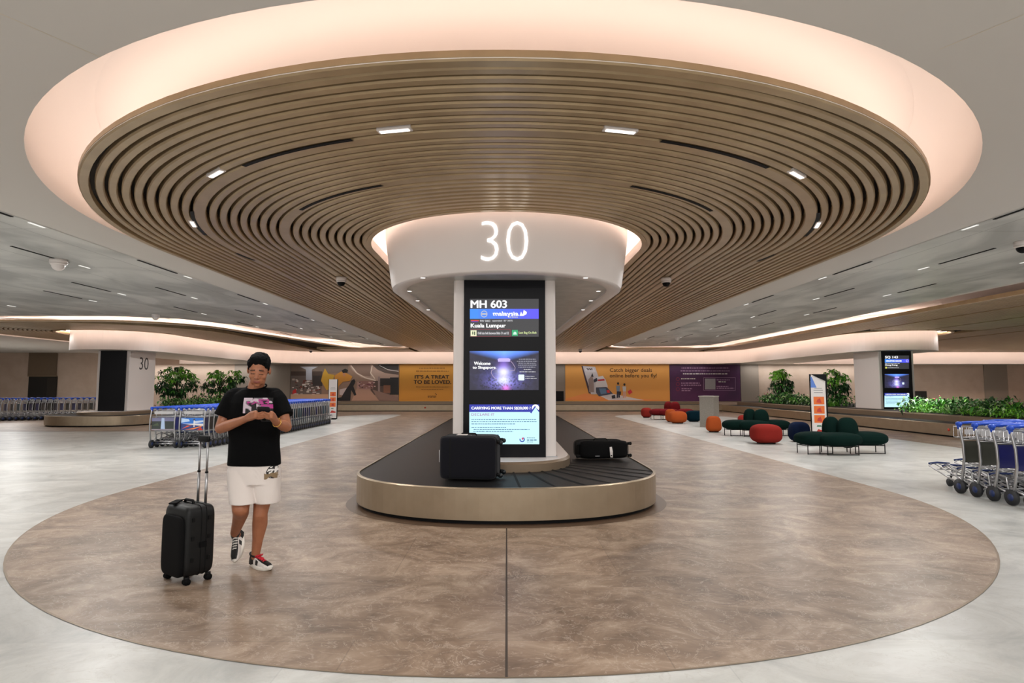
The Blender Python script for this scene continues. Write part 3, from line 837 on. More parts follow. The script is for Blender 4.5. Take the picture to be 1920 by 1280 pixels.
banner('purple wall banner with small white text beside the orange banner', 1256, 1388, m_pur, pu)
# openings in the back wall
b = B()
def wallpx(px0, py0, px1, py1, d, m, th=.04):
    a = P(px0, (py0 + py1) / 2, d).x; c = P(px1, (py0 + py1) / 2, d).x; z0 = P(960, py1, d).z; z1 = P(960, py0, d).z
    b.box(a, c, d, d + th, z0, z1, m)
wallpx(53, 655, 106, 706, 38.2, mat('door_panel_brown', (108, 90, 72), .6)); wallpx(52, 705.5, 105, 770, 38.18, mat('door_dark', (22, 19, 16), .6)); wallpx(51.5, 704, 106, 706, 38.15, M_bronze2)
wallpx(87, 708, 104, 770, 38.16, mat('door_dark2', (38, 32, 27), .5))
struct(b.obj('door_1'))
b = B(); wallpx(1712, 733, 1738, 752, 38.2, mat('door_dark', (22, 19, 16), .6)); struct(b.obj('door_2'))
b = B(); wallpx(1042, 733, 1057, 753, 38.18, M_black); struct(b.obj('door_3'))
# ------------------------------------------------------------------ ceiling fixtures
# glowing slot lights in the two wide slat bands
def slot_light(px, py, ang, w_=.26):
    x, y = G(px, py, 3.655); b = B()
    b.box(-w_ / 2 - .02, w_ / 2 + .02, -.035, .035, -.002, .03, M_white); b.box(-w_ / 2, w_ / 2, -.02, .02, -.008, -.001, M_ledw)
    o = tag(b.obj('slot_light', None, (x, y, 3.655)), 'small bright slot light set in the wide band of the slatted ceiling disc', 'light', 'slot lights in the ceiling disc')
    o.rotation_euler = (0, 0, ang); return o
for px, py in ((740, 245), (1163, 246), (405, 326), (1494, 328), (362, 420), (1533, 422)):
    x, y = G(px, py, 3.655); slot_light(px, py, math.atan2(y - CY, x) + pi / 2 if y < CY else pi / 2)
def band_slot(a0, a1, r):
    b = B(); pth = [(r * cos(a0 + (a1 - a0) * i / 14), CY + r * sin(a0 + (a1 - a0) * i / 14)) for i in range(15)]
    sweep(b, pth, [(-.022, 3.6645), (-.022, 3.66), (.022, 3.66), (.022, 3.6645)], M_black)
    return tag(b.obj('air_slot'), 'thin black curved air slot in the wide band of the slatted ceiling disc', 'air vent', 'curved air slots in the ceiling disc')
for s0 in (1, -1):
    for a0, a1, r in ((-72, -54, 4.4), (-28, -12, 4.4), (3, 10, 4.4), (-66, -40, 3.3)):
        if s0 < 0: a0, a1 = -180 - a0, -180 - a1
        band_slot(radians(a0), radians(a1), r)
# dashes in the mesh panels
mv = B()
def ceil_items():
    k = 0
    for sx in (-1, 1):
        for x, ph_ in ((6.4, 0), (7.75, .9), (9.15, .3), (10.6, 1.4), (13.5, .5)):
            y = 6.9 + ph_
            while y < (30 if x < 8 else 25 if x < 9.5 else 17.5):
                if sx > 0 and x > 10: break
                if k % 2 == 0:
                    b = B(); b.box(-.02, .02, -.6, .6, -.008, 0, M_black)
                    tag(b.obj('air_slot', None, (sx * x, y, H - .0045)), 'straight black air slot in the grey mesh ceiling on the %s' % ('left' if sx < 0 else 'right'), 'air vent', 'straight air slots, %s' % ('left' if sx < 0 else 'right'))
                    b = B(); b.box(-.018, .018, -.13, .13, -.006, 0, M_leds)
                    tag(b.obj('slot_light', None, (sx * x, y + 1.0, H - .0045)), 'short bright light slot in the grey mesh ceiling on the %s' % ('left' if sx < 0 else 'right'), 'light', 'ceiling light slots, %s' % ('left' if sx < 0 else 'right'))
                y += 1.9; k += 1
ceil_items()
def dome(px, py, z, label, r=.09, black=True):
    x, y = G(px, py, z); t = empty('dome_camera', (x, y, z), label, 'security camera')
    b = B(); b.cyl((0, 0, 0), (0, 0, -.07), r * 1.1, M_white, 20); b.cyl((0, 0, -.07), (0, 0, -.1), r * 1.1, M_white, 20, r2=r * .95); b.obj('housing', t)
    b = B(); b.rbox((0, 0, -.1), (r * .85, r * .85, r * .85), .1, M_black if black else M_white, e=2); b.obj('lens_dome', t)
dome(640, 520, 3.655, 'small white security camera with black dome left of the big collar')
dome(1249, 521, 3.655, 'small white security camera with black dome right of the big collar')
dome(110, 486, H, 'white dome camera on the grey mesh ceiling at the left', .12, False)
dome(292, 589, H, 'small distant white dome on the grey mesh ceiling, farther left', .1, False)
dome(1917, 452, H, 'dark dome camera at the right edge of the picture', .1)
dome(1270, 631, H, 'tiny dome camera on the far ceiling right of the column', .1, False)
dome(1088, 655, 3.655, 'tiny dark dome camera far back, just right of the display column', .1)
dome(583, 655, 3.655, 'tiny dark dome camera far back, left of the display column', .1)

# ------------------------------------------------------------------ suitcases on the belt
M_fab = mat('suitcase_fabric', (17, 17, 23), .9, spec=.15, rgb2=(22, 22, 29), nscale=300, bump=.2, bscale=500, sheen=.1)
M_fab2 = mat('suitcase_black', (9, 9, 10), .85, spec=.15, bump=.2, bscale=400)
M_whl = mat('wheel_dark', (24, 30, 34), .4)
def soft_case(name, loc, rz, sx, sy, sz, m, label, tagx=None, e=7):
    t = empty(name, loc, label, 'suitcase', None, rz)
    b = B(); b.rbox((0, 0, sz / 2 + .012), (sx / 2, sy / 2, sz / 2), 0, m, e=e, n=7)
    b.obj('case_body', t)
    b = B()
    for zz in (.16, .84):   # zip seams run round the thin sides
        pts = []
        for i in range(41):
            a = 2 * pi * i / 40; c_, s_ = cos(a), sin(a); k = 2 / e
            pts.append((sx / 2 * 1.004 * math.copysign(abs(c_) ** k, c_), -sy / 2 + sy * zz, sz / 2 + .012 + sz / 2 * 1.004 * math.copysign(abs(s_) ** k, s_)))
        b.tube(pts, .004, M_black, 5, False)
    b.obj('zip', t)
    return t
bx, by = G(886, 901, BH)
t = soft_case('suitcase', (bx - .035, by + .17, BH + .004), radians(-7), .68, .42, .50, M_fab, 'large dark navy soft suitcase lying on its side at the front of the belt', e=11)
# wheels on its right end, handles
b = B(); 
for yy, zz in ((-.15, .07), (-.15, .45), (.14, .07), (.14, .45)):
    b = B(); b.cyl((.34, yy, zz), (.375, yy, zz), .022, M_black); b.cyl((.385, yy - .012, zz - .01), (.385, yy + .012, zz - .01), .028, M_whl, 14); b.obj('wheel', t)
b = B(); b.tube([(-.12, -.02, .512), (-.1, -.02, .535), (.06, -.02, .535), (.08, -.02, .512)], .009, M_black); b.obj('carry_handle', t)
b = B(); b.flat([(-.17, -.06, .5165), (-.03, -.09, .517), (-.02, -.05, .53), (-.15, -.02, .528)], M_white); b.flat([(-.05, -.06, .519), (.03, -.08, .517), (.03, -.06, .517), (-.05, -.04, .519)], M_white); b.obj('luggage_tag', t)
b = B(); b.box(-.215, -.2, -.2112, -.2108, .03, .49, M_black); b.obj('front_seam', t)
b = B(); b.tube([(-.34, -.1, .2), (-.36, -.1, .2), (-.36, -.1, .34), (-.34, -.1, .34)], .006, M_chrome); b.obj('side_handle', t)
bx, by = G(1130, 862, BH)
t = soft_case('suitcase', (bx, by + .17, BH + .01), radians(8), .78, .42, .26, M_fab2, 'black soft suitcase lying flat on the belt right of the column with white tag', e=6)
for xx in (-.37, .38):
    for zz in (.05, .23):
        b = B(); b.cyl((xx, -.15, zz), (xx + .03 * (1 if xx > 0 else -1), -.15, zz), .022, M_black); b.rbox((xx + .04 * (1 if xx > 0 else -1), -.15, zz), (.022, .026, .026), 0, M_black, e=2.5); b.obj('wheel', t)
b = B(); b.tube([(-.12, 0, .27), (-.09, 0, .292), (.08, 0, .292), (.11, 0, .27)], .01, M_black); b.obj('carry_handle', t)
b = B()
b.add([(.07, -.222, .185), (.105, -.224, .19), (.07, -.235, .12), (.115, -.236, .12), (.08, -.226, .035), (.115, -.228, .03)], [(0, 1, 3, 2), (2, 3, 5, 4)], M_white)
b.box(.083, .104, -.236, -.2355, .05, .07, M_black)
b.obj('luggage_tag', t)
b = B(); b.box(-.15, -.08, -.2118, -.2112, .05, .058, M_chrome); b.obj('badge', t)

# ------------------------------------------------------------------ carry-on suitcase beside the person
def carry_on():
    p0 = Vector(G(347, 1099)); 
    wdir = Vector((-.82, .57)); ddir = Vector((.57, .82))
    rz = math.atan2(-wdir.y, -wdir.x)      # local +x runs along the front face to the right
    W_, D_, Z0, HT = .355, .235, .055, .53
    c = p0 + wdir * (W_ / 2 - .02) + ddir * (D_ / 2 - .02)
    t = empty('cabin_suitcase', (c.x, c.y, 0), 'black upright cabin suitcase with raised silver handle standing beside the walking person', 'suitcase', None, rz)
    m = mat('shell_black', (11, 12, 13), .45, spec=.3, bump=.12, bscale=260); m2 = mat('pocket_black', (7, 7, 8), .8, spec=.15)
    b = B(); b.rbox((0, 0, Z0 + HT / 2), (W_ / 2, D_ / 2, HT / 2), 0, m, e=8, n=7); b.obj('shell', t)
    b = B(); b.rbox((0, -D_ / 2 + .004, Z0 + HT / 2 - .035), (W_ / 2 * .86, .028, HT / 2 * .86), 0, m2, e=7, n=6); b.obj('front_pocket', t)
    b = B()
    for q in (-.02, .02):
        pts = []
        for i in range(41):
            a = 2 * pi * i / 40; k = 2 / 8
            pts.append((W_ / 2 * 1.006 * math.copysign(abs(cos(a)) ** k, cos(a)), q + .02, Z0 + HT / 2 + HT / 2 * 1.006 * math.copysign(abs(sin(a)) ** k, sin(a))))
        b.tube(pts, .0035, M_black, 5, False)
    b.obj('shell_seam', t)
    b = B()
    for zz in (.17, .33, .47):
        b.box(W_ / 2 - .002, W_ / 2 + .006, -.075, -.055, zz, zz + .03, M_black); b.box(W_ / 2 - .002, W_ / 2 + .006, .05, .07, zz, zz + .03, M_black)
    b.box(W_ / 2 - .002, W_ / 2 + .010, -.012, .04, .27, .31, m2)
    b.obj('latch', t)
    for sx in (-1, 1):
        for sy in (-1, 1):
            b = B(); x, y = sx * (W_ / 2 - .035), sy * (D_ / 2 - .035)
            b.cyl((x, y, Z0 + .005), (x, y, .04), .02, M_black); b.cyl((x - .02, y, .025), (x - .004, y, .025), .025, m2, 14); b.cyl((x + .004, y, .025), (x + .02, y, .025), .025, m2, 14)
            b.obj('wheel', t)
    b = B(); zt = 1.095
    for sx in (-1, 1):
        b.tube([(sx * .058, D_ / 2 - .03, Z0 + HT - .01), (sx * .058, D_ / 2 - .03, .82)], .0105, M_chrome, 10)
        b.tube([(sx * .058, D_ / 2 - .03, .82), (sx * .058, D_ / 2 - .03, zt - .03)], .0085, M_chrome, 10)
        b.cyl((sx * .058, D_ / 2 - .03, .812), (sx * .058, D_ / 2 - .03, .826), .0125, M_black)
    b.obj('telescopic_handle', t)
    b = B(); b.rbox((0, D_ / 2 - .03, zt - .012), (.078, .018, .026), 0, M_black, e=4); b.obj('grip', t)
    b = B(); b.tube([(-.09, -.0, Z0 + HT), (-.07, 0, Z0 + HT + .022), (.03, 0, Z0 + HT + .022), (.05, 0, Z0 + HT)], .011, M_black); b.obj('top_handle', t)
    b = B(); Mx = Matrix.Translation((-.09, -.07, Z0 + HT + .006)) @ Matrix.Rotation(radians(35), 4, 'Z') @ Matrix.Rotation(radians(4), 4, 'X')
    b.rbox((0, 0, .004), (.03, .06, .006), 0, m2, M=Mx, e=6); b.tube([Mx @ Vector((0, .05, .006)), (-.04, 0, Z0 + HT + .025)], .004, M_black, 6); b.obj('luggage_tag', t)
carry_on()

# ------------------------------------------------------------------ luggage trolleys
# trolley points along +y (nose), handle at y = 0, wheels rear at y ~ .1; width along x
def trolley_meshes(ad):
    TW = .60; parts = []
    h = TW / 2
    b = B()
    for sx in (-1, 1):   # tall bowed side posts
        pts = [(sx * h, .04, .135), (sx * h, .0, .3), (sx * h, -.035, .5), (sx * h, -.03, .7), (sx * h, .01, .88), (sx * h, .03, .965)]
        b.tube(pts, .017, M_chrome, 8)
    b.tube([(-h, -.03, .42), (h, -.03, .42)], .008, M_chrome, 6); b.tube([(-h, -.02, .76), (h, -.02, .76)], .008, M_chrome, 6)
    parts.append(('frame', b))
    b = B(); b.tube([(-h, .03, .985), (-h * .6, .0, 1.0), (h * .6, .0, 1.0), (h, .03, .985)], .02, M_blue, 8)
    for sx in (-1, 1): b.rbox((sx * h, .03, .975), (.036, .045, .036), 0, M_blue, n=2, e=2.4); b.tube([(sx * h, .03, .96), (sx * h, .025, .9)], [.028, .02], M_blue, 8)
    parts.append(('handle_bar', b))
    b = B()   # wire basket
    z0, z1, y0, y1 = .78, .93, .03, .2
    for z in (z0, z1): b.tube([(-h + .03, y0, z), (h - .03, y0, z), (h - .05, y1, z), (-h + .05, y1, z), (-h + .03, y0, z)], .006, M_chrome, 5)
    for i in range(9):
        x = -h + .05 + (TW - .1) * i / 8; b.tube([(x, y0, z1), (x, y0, z0), (x, y1, z0), (x, y1, z1)], .0035, M_chrome, 4)
    b.box(-h + .07, h - .07, .02, .026, .83, .9, mat('placard', (176, 174, 174), .5))
    parts.append(('basket', b))
    b = B()   # low luggage platform, rising to the nose
    for sx in (-1, 1):
        b.tube([(sx * h, .09, .14), (sx * (h - .03), .35, .19), (sx * (h - .1), .8, .29), (sx * .1, .88, .315)], .012, M_chrome, 6)
        b.tube([(sx * h, .1, .12), (sx * (h - .05), .2, .33), (sx * (h - .08), .36, .36), (sx * (h - .12), .6, .27)], .009, M_chrome, 6)
        b.tube([(sx * .12, .12, .16), (sx * .1, .5, .22), (sx * .07, .86, .31)], .009, M_chrome, 6)
    b.tube([(0, .12, .16), (0, .88, .31)], .009, M_chrome, 5)
    for y, z in ((.12, .15), (.4, .2), (.65, .255)): b.tube([(-h + .02 + .06 * y, y, z), (h - .02 - .06 * y, y, z)], .009, M_chrome, 6)
    b.tube([(-h, .09, .1), (h, .09, .1)], .012, M_chrome, 6)
    parts.append(('platform', b))
    b = B(); b.tube([(-.16, .86, .315), (0, .9, .325), (.16, .86, .315)], .016, mat('bumper_blue', (22, 44, 96), .5), 6); parts.append(('bumper', b))
    for sx in (-1, 1):
        b = B(); x = sx * (h + .0); b.cyl((x - .018, .07, .1), (x + .018, .07, .1), .1, mat('tyre', (40, 41, 44), .6), 20); b.cyl((x - .022, .07, .1), (x + .022, .07, .1), .045, mat('hub_blue', (24, 44, 96), .4), 14)
        parts.append(('wheel', b))
    b = B(); b.cyl((0 - .014, .66, .06), (0 + .014, .66, .06), .06, mat('tyre', (40, 41, 44), .6), 14); b.tube([(0, .66, .07), (0, .62, .17), (0, .6, .24)], .014, M_black, 6); parts.append(('caster', b))
    b = B()
    if ad: ad(b, h)
    parts.append(('advert_panel', b))
    return parts
def ad_plain(c, extra=None):
    def f(b, h):
        b.box(-h + .03, h - .03, -.012, -.004, .44, .74, c)
        if extra: extra(b, h)
    return f
def pm(c): return mat('ad_%d_%d_%d' % c, c, .4)
def ad_word(b, h):
    v, f = text2d('Tr', .01); b.add([(.06 + a * .1, -.0135, .64 + c * .06) for a, c in v], f, M_white)
    b.box(.03, .2, -.0135, -.0132, .60, .606, M_white)
    b.rbox((.12, -.012, .52), (.05, .002, .055), 0, pm((200, 205, 215)), e=3, n=2)
def ad_sky(b, h):
    y = -.0135
    def q(pts, c, k=0): b.flat([(x * h, y - .0004 * k, z) for x, z in pts], pm(c))
    q([(-.9, .6), (.9, .6), (.9, .74), (-.9, .74)], (40, 110, 200)); q([(-.9, .62), (-.2, .66), (-.3, .71), (-.9, .73)], (180, 205, 235), 1); q([(.1, .60), (.9, .64), (.9, .68), (.1, .66)], (190, 205, 225), 1)
    q([(-.9, .44), (.9, .44), (.9, .54), (-.9, .6)], (40, 60, 120), 1); q([(-.85, .47), (-.3, .53), (.0, .56), (-.4, .55)], (220, 90, 50), 2); q([(-.6, .45), (.2, .50), (.8, .55), (.8, .53), (.1, .46)], (230, 130, 60), 2); q([(.4, .44), (.9, .44), (.7, .52)], (190, 50, 40), 3)
    q([(.12, .52), (.2, .52), (.19, .69), (.13, .69)], (225, 225, 225), 3); q([(.05, .68), (.27, .68), (.22, .72), (.1, .72)], (60, 70, 90), 4)
def ad_falls(b, h):
    y = -.0135
    def q(pts, c, k=0): b.flat([(x * h, y - .0004 * k, z) for x, z in pts], pm(c))
    q([(-.9, .44), (.9, .44), (.9, .66), (-.9, .66)], (46, 52, 50)); q([(-.9, .66), (.9, .66), (.9, .74), (-.9, .74)], (110, 110, 140)); q([(-.15, .46), (.2, .46), (.12, .74), (-.1, .74)], (170, 190, 220), 1); q([(-.9, .44), (.9, .44), (.9, .47), (-.9, .47)], (150, 140, 150), 1); q([(-.9, .55), (-.4, .62), (-.3, .55)], (70, 82, 60), 1)
ads = [ad_plain(pm((30, 32, 96)), ad_word), ad_plain(pm((66, 66, 58))), ad_plain(pm((46, 50, 120))), ad_plain(pm((62, 56, 82))), ad_plain(pm((92, 84, 78))), ad_plain(pm((60, 100, 116))), ad_plain(M_white, ad_sky), ad_plain(M_white, ad_falls)]
TROL = []
def make_trolley(k):
    if k < len(TROL) and TROL[k]: return
    root = bpy.data.objects.new('luggage_trolley', None); C.objects.link(root); root.empty_display_size = .2; root['category'] = 'luggage trolley'
    kids = [(n_, b_.obj(n_, root)) for n_, b_ in trolley_meshes(ads[k])]
    TROL.append([root, [o for _, o in kids], False])
for k in range(len(ads)): make_trolley(k)
def put_trolley(k, x, y, rz, label, group):
    root, kids, used = TROL[k]
    if not used: TROL[k][2] = True; r = root
    else:
        r = root.copy(); C.objects.link(r)
        for c in kids: d = c.copy(); C.objects.link(d); d.parent = r
    r.location = (x, y, 0); r.rotation_euler = (0, 0, rz); r['label'] = label
    if group: r['group'] = group
    elif 'group' in r: del r['group']
    return r
rr = random.Random(4)
# right-hand rows, nested towards the camera
gR = 'nested trolleys at the right edge'
xw, y0 = G(1803, 925); y0 -= .05
for i in range(5):
    k = [1, 1, 0, 0, 2][i]
    put_trolley(k, xw + .30, y0 - .285 * i, 0, ['farthest luggage trolley of the row at the right edge, its low nose sticking out'][0] if i == 0 else ['', 'second luggage trolley of the row at the right edge with dark picture panel', 'third luggage trolley of the row at the right edge with navy panel', 'fourth luggage trolley of the row at the right edge with navy panel', 'nearest luggage trolley of the row at the right edge, cut by the frame'][i], gR)
for i in range(4):
    put_trolley([3, 2, 5, 2][i], xw + 1.02, y0 + .42 - .285 * i, 0, 'luggage trolley with blue handle in the second row behind the row at the right edge', 'second row of trolleys at the right edge')
# left rows receding behind the person
for row, x in enumerate((-7.72, -8.44)):
    n_ = 46
    for i in range(n_):
        k = (6 if row == 0 else 7) if i == 0 else rr.choice([0, 1, 2, 3, 4, 5, 5, 2])
        lab = ('nearest trolley of the long left row, with a bright blue and red skyline picture' if row == 0 else 'nearest trolley of the outer left row, with a grey waterfall picture') if i == 0 else \
            ('luggage trolley nested in the long row behind the walking person' if row == 0 else 'luggage trolley nested in the outer left row, behind the nearer row')
        put_trolley(k, x + .0 + .012 * min(i, 16), 14.6 + .212 * i, 0, lab, None if i == 0 else 'trolleys in the %s left row' % ('inner' if row == 0 else 'outer'))
# far left row
for i in range(27):
    u = i / 26; x, y = -23.3 + 5.2 * u, 26.0 + 2.6 * u
    put_trolley(rr.choice([0, 1, 2, 3, 4, 5, 2]), x, y, radians(-38), 'luggage trolley in the long row against the far left wall', 'trolleys along the far left wall')

# ------------------------------------------------------------------ lounge seats
def fabric(n_, c): return mat(n_, c, .95, rgb2=tuple(int(v_ * .82) for v_ in c), nscale=240, bump=.12, bscale=300, spec=.08)
def seat_group(name, loc, rz, m, label, k=1):
    t = empty(name, loc, label, 'seat', None, rz)
    leg = mat('leg_black', (24, 22, 22), .5)
    for (x, y, rx, ry, a) in ((-.62, .05, .43, .33, .12), (-.22, -.22, .47, .31, -.08), (.56, .02, .45, .33, -.1)):
        b = B(); Mx = Matrix.Translation((x, y, .335)) @ Matrix.Rotation(a, 4, 'Z')
        b.rbox((0, 0, 0), (rx, ry, .155), 0, m, M=Mx, e=2.7, n=5); b.obj('seat_cushion', t)
        b = B()
        q = [(-rx * .72, -ry * .55), (rx * .72, -ry * .55), (rx * .72, ry * .55), (-rx * .72, ry * .55)]
        c4 = [Mx @ Vector((p[0], p[1], 0)) for p in q]
        for p in c4: b.tube([(p.x, p.y, 0), (p.x, p.y, .22)], .011, leg, 6)
        b.tube([(p.x, p.y, .19) for p in c4 + c4[:1]], .009, leg, 5)
        b.tube([(p.x, p.y, .012) for p in c4[:2]], .009, leg, 5)
        b.obj('leg_frame', t)
    for (x, y, rx, h0, h1) in ((-.14, .18, .19, .16, .82), (.13, -.0, .24, .12, .81)):
        b = B(); b.rbox((x, y, (h0 + h1) / 2), (rx, .14, (h1 - h0) / 2), 0, m, e=2.6, n=5); b.obj('backrest', t)
    return t
green = fabric('green_wool', (10, 33, 29)); red = fabric('red_wool', (150, 46, 40)); dred = fabric('dark_red_wool', (120, 30, 34)); org = fabric('orange_wool', (190, 90, 44)); navy = fabric('navy_wool', (16, 28, 54)); teal = fabric('teal_wool', (10, 38, 50))
x, y = G(1597, 853); seat_group('lounge_seat', (x, y + .35, 0), radians(3), green, 'nearest dark green cushioned lounge seat with two rounded backs, beside the poster stand')
x, y = G(1425, 818); seat_group('lounge_seat', (x + .05, y + .3, 0), radians(2), green, 'dark green cushioned lounge seat behind the round red pouf, farther back')
x, y = G(1258, 786); seat_group('lounge_seat', (x + .1, y + .1, 0), radians(0), dred, 'red cushioned lounge seat far back behind the two orange poufs')
def pouf(px, py, wpx, hpx, m, label, e=2.9, taper=0, dd=1):
    x, y = G(px, py); y += wpx / F * y / 2 * .7 * dd; w_ = wpx / F * y; h_ = hpx / F * y
    t = empty('pouf', (x * (1), y, 0), label, 'pouf')
    b = B(); n0 = 0
    b.rbox((0, 0, h_ / 2 + .012), (w_ / 2, w_ / 2 * .85 * dd, h_ / 2), 0, m, e=e, n=6)
    if taper: b.v = [(vx * (1 - taper * (vz / h_)), vy * (1 - taper * (vz / h_)), vz) for vx, vy, vz in b.v]
    b.obj('cushion', t)
    b = B(); b.cyl((0, 0, 0), (0, 0, .03), w_ * .3, M_black, 20); b.obj('base', t)
pouf(1445, 833, 54, 35, red, 'wide round red pouf in front of the green lounge seats', 3.0)
pouf(1506, 829, 38, 36, navy, 'dark blue rounded pouf left of the poster stand', 3.2, .12)
pouf(1342, 810.5, 29, 29, org, 'orange egg shaped pouf in front of the grey kiosk', 3.2, .18)
pouf(1274, 794, 33, 22, org, 'nearer wide orange pouf of the pair beside the red seats', 3.0)
pouf(1259.5, 791, 19, 23, org, 'narrow orange pouf just behind the wide orange pouf', 3.2)
pouf(1214, 783, 20, 18, red, 'farthest round red pouf at the left end of the seats', 2.8)
pouf(1304, 790.5, 28, 20, teal, 'dark teal pouf left of the grey kiosk', 3.2)
pouf(1397, 797, 20, 18, red, 'small red pouf half hidden behind the farther green seat', 2.6)
# kiosk
x, y = G(1336, 801)
t = empty('kiosk', (x, y + .3, 0), 'grey square stone pedestal kiosk standing behind the orange pouf', 'kiosk', None, radians(-40))
b = B(); b.box(-.27, .27, -.27, .27, 0, 1.13, mat('kiosk_grey', (150, 144, 136), .5, rgb2=(138, 131, 122), nscale=30)); b.obj('pedestal', t)
b = B(); b.box(-.3, .28, -.3, .28, 1.13, 1.16, mat('kiosk_top', (170, 164, 156), .5)); b.obj('top_plate', t)
# poster stands
def stand(loc, rz, w_, h_, label, big=True):
    t = empty('poster_stand', loc, label, 'poster stand', None, rz)
    wp = mat('poster_white', (222, 216, 214), .5)
    b = B(); b.box(-w_ / 2 - .02, w_ / 2 + .04, .0, .03, 0.02, h_, M_black); b.box(-w_ / 2, w_ / 2, -.04, .12, 0, .02, M_black); b.obj('stand_board', t)
    b = B(); b.box(-w_ / 2, w_ / 2, -.008, -.001, .06, h_ - (.18 if big else 0), wp); 
    if big: b.add([(-w_ / 2, -.006, h_ - .18), (w_ / 2, -.006, h_ - .18), (w_ / 2 * .7, -.03, h_ - .25), (-w_ / 2 * .9, -.006, h_ - .01), (w_ / 2, -.04, h_ - .2), ], [(0, 1, 3), (3, 1, 4)], wp); b.flat([(-w_ / 2, -.0085, h_ - .35), (-w_ * .1, -.0085, h_ - .35), (-w_ / 2 * .8, -.0085, h_ - .08), (-w_ / 2, -.0085, h_ - .06)], mat('print_bl', (90, 130, 210), .5))
    b.obj('poster', t)
    b = B(); o_ = mat('print_orange', (226, 110, 40), .5); y = -.0095
    k = h_ / 1.85
    for i in range(3):
        z = (.58 + i * .24) * k; b.flat([(-w_ * .34, y, z), (w_ * .38, y, z), (w_ * .38, y, z + .2 * k), (-w_ * .34, y, z + .2 * k)], o_)
        b.flat([(-w_ * .15, y - .001, z + .05), (w_ * .2, y - .001, z + .03), (w_ * .1, y - .001, z + .16 * k), (-w_ * .1, y - .001, z + .12 * k)], mat('print_red2', (196, 60, 50), .5))
    b.flat([(-w_ * .3, y, .3 * k), (w_ * .4, y, .3 * k), (w_ * .4, y, .36 * k), (-w_ * .1, y, .42 * k)], mat('print_red2', (196, 60, 50), .5)); b.flat([(-w_ * .2, y, .48 * k), (w_ * .15, y, .48 * k), (w_ * .1, y, .52 * k), (-w_ * .15, y, .52 * k)], mat('print_green', (60, 120, 90), .5))
    for z, a_ in ((1.36, .3), (1.42, .32), (1.47, .25)): b.flat([(-w_ * a_, y, z * k), (w_ * a_, y, z * k), (w_ * a_, y, (z + .012) * k), (-w_ * a_, y, (z + .012) * k)], mat('print_grey', (120, 120, 120), .5))
    b.obj('print', t)
xx = P(1535, 760, 15.2).x
stand((xx, 15.2, 0), radians(-8), .36, 1.83, 'tall narrow poster stand with orange pictures, behind the nearest green seat')
x, y = G(623, 786); stand((x, y, 0), radians(12), .36, 1.85, 'tall narrow white poster stand at the far end of the left trolley rows', False)

# ------------------------------------------------------------------ planting
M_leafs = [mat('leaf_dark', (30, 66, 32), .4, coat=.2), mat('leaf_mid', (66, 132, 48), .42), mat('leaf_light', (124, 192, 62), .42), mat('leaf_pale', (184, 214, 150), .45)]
M_trunk = mat('trunk', (62, 46, 34), .9); M_soil = mat('soil', (38, 28, 20), .95)
leaf_base = False
def leaf(b, p, d, L_, w_, m, droop=.3):
    d = d.normalized(); s_ = d.cross(Vector((0, 0, 1))); s_ = (s_ if s_.length > .1 else Vector((1, 0, 0))).normalized() * w_ / 2
    q1 = p + d * L_ * .5 + Vector((0, 0, .04 * L_)); q2 = p + d * L_ - Vector((0, 0, droop * L_))
    if leaf_base: b.add([p, q1 - s_, q1 + s_, q2, (0, 0, 0), (.004, 0, 0)], [(0, 1, 2), (1, 3, 2), (4, 5, 0)], m)
    else: b.add([p, q1 - s_, q1 + s_, q2], [(0, 1, 2), (1, 3, 2)], m)
def rv(r_, up=0): 
    v = Vector((r_.gauss(0, 1), r_.gauss(0, 1), r_.gauss(0, 1) + up)); return v.normalized()
def tree(loc, H_, R_, label, seed, n=150, light=.3, shape=1.0):
    t = empty('potted_tree' if 0 else 'small_tree', loc, label, 'tree'); r_ = random.Random(seed)
    b = B(); tips = []
    b.tube([(0, 0, 0), (.03, 0, H_ * .3), (-.02, .02, H_ * .55), (.02, 0, H_ * .8)], [.06, .05, .04, .02], M_trunk, 8)
    for i in range(9):
        a = r_.uniform(0, 2 * pi); q = Vector((cos(a), sin(a), 0)) * R_ * r_.uniform(.4, .8) + Vector((0, 0, H_ * r_.uniform(.55, .95)))
        b.tube([(0, 0, H_ * r_.uniform(.35, .6)), q * .6 + Vector((0, 0, H_ * .25)), q], [.025, .015, .008], M_trunk, 5)
    b.obj('trunk', t)
    b = B()
    for i in range(n):
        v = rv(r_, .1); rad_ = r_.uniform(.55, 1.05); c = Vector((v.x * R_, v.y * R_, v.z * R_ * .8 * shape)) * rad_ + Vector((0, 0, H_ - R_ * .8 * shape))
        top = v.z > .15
        m = M_leafs[2] if top and r_.random() < light * 2.4 else M_leafs[1] if r_.random() < (.55 if top else .15) else M_leafs[0]  # upper leaves lighter: the light from above is put into their colour
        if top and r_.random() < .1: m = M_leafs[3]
        for k in range(8):
            a = 2 * pi * k / 8 + r_.uniform(-.3, .3); leaf(b, c, Vector((cos(a), sin(a), 0)) * .9 + rv(r_) * .55 + v * .3, r_.uniform(.17, .27), r_.uniform(.07, .1), m, .55)
    b.obj('foliage', t)
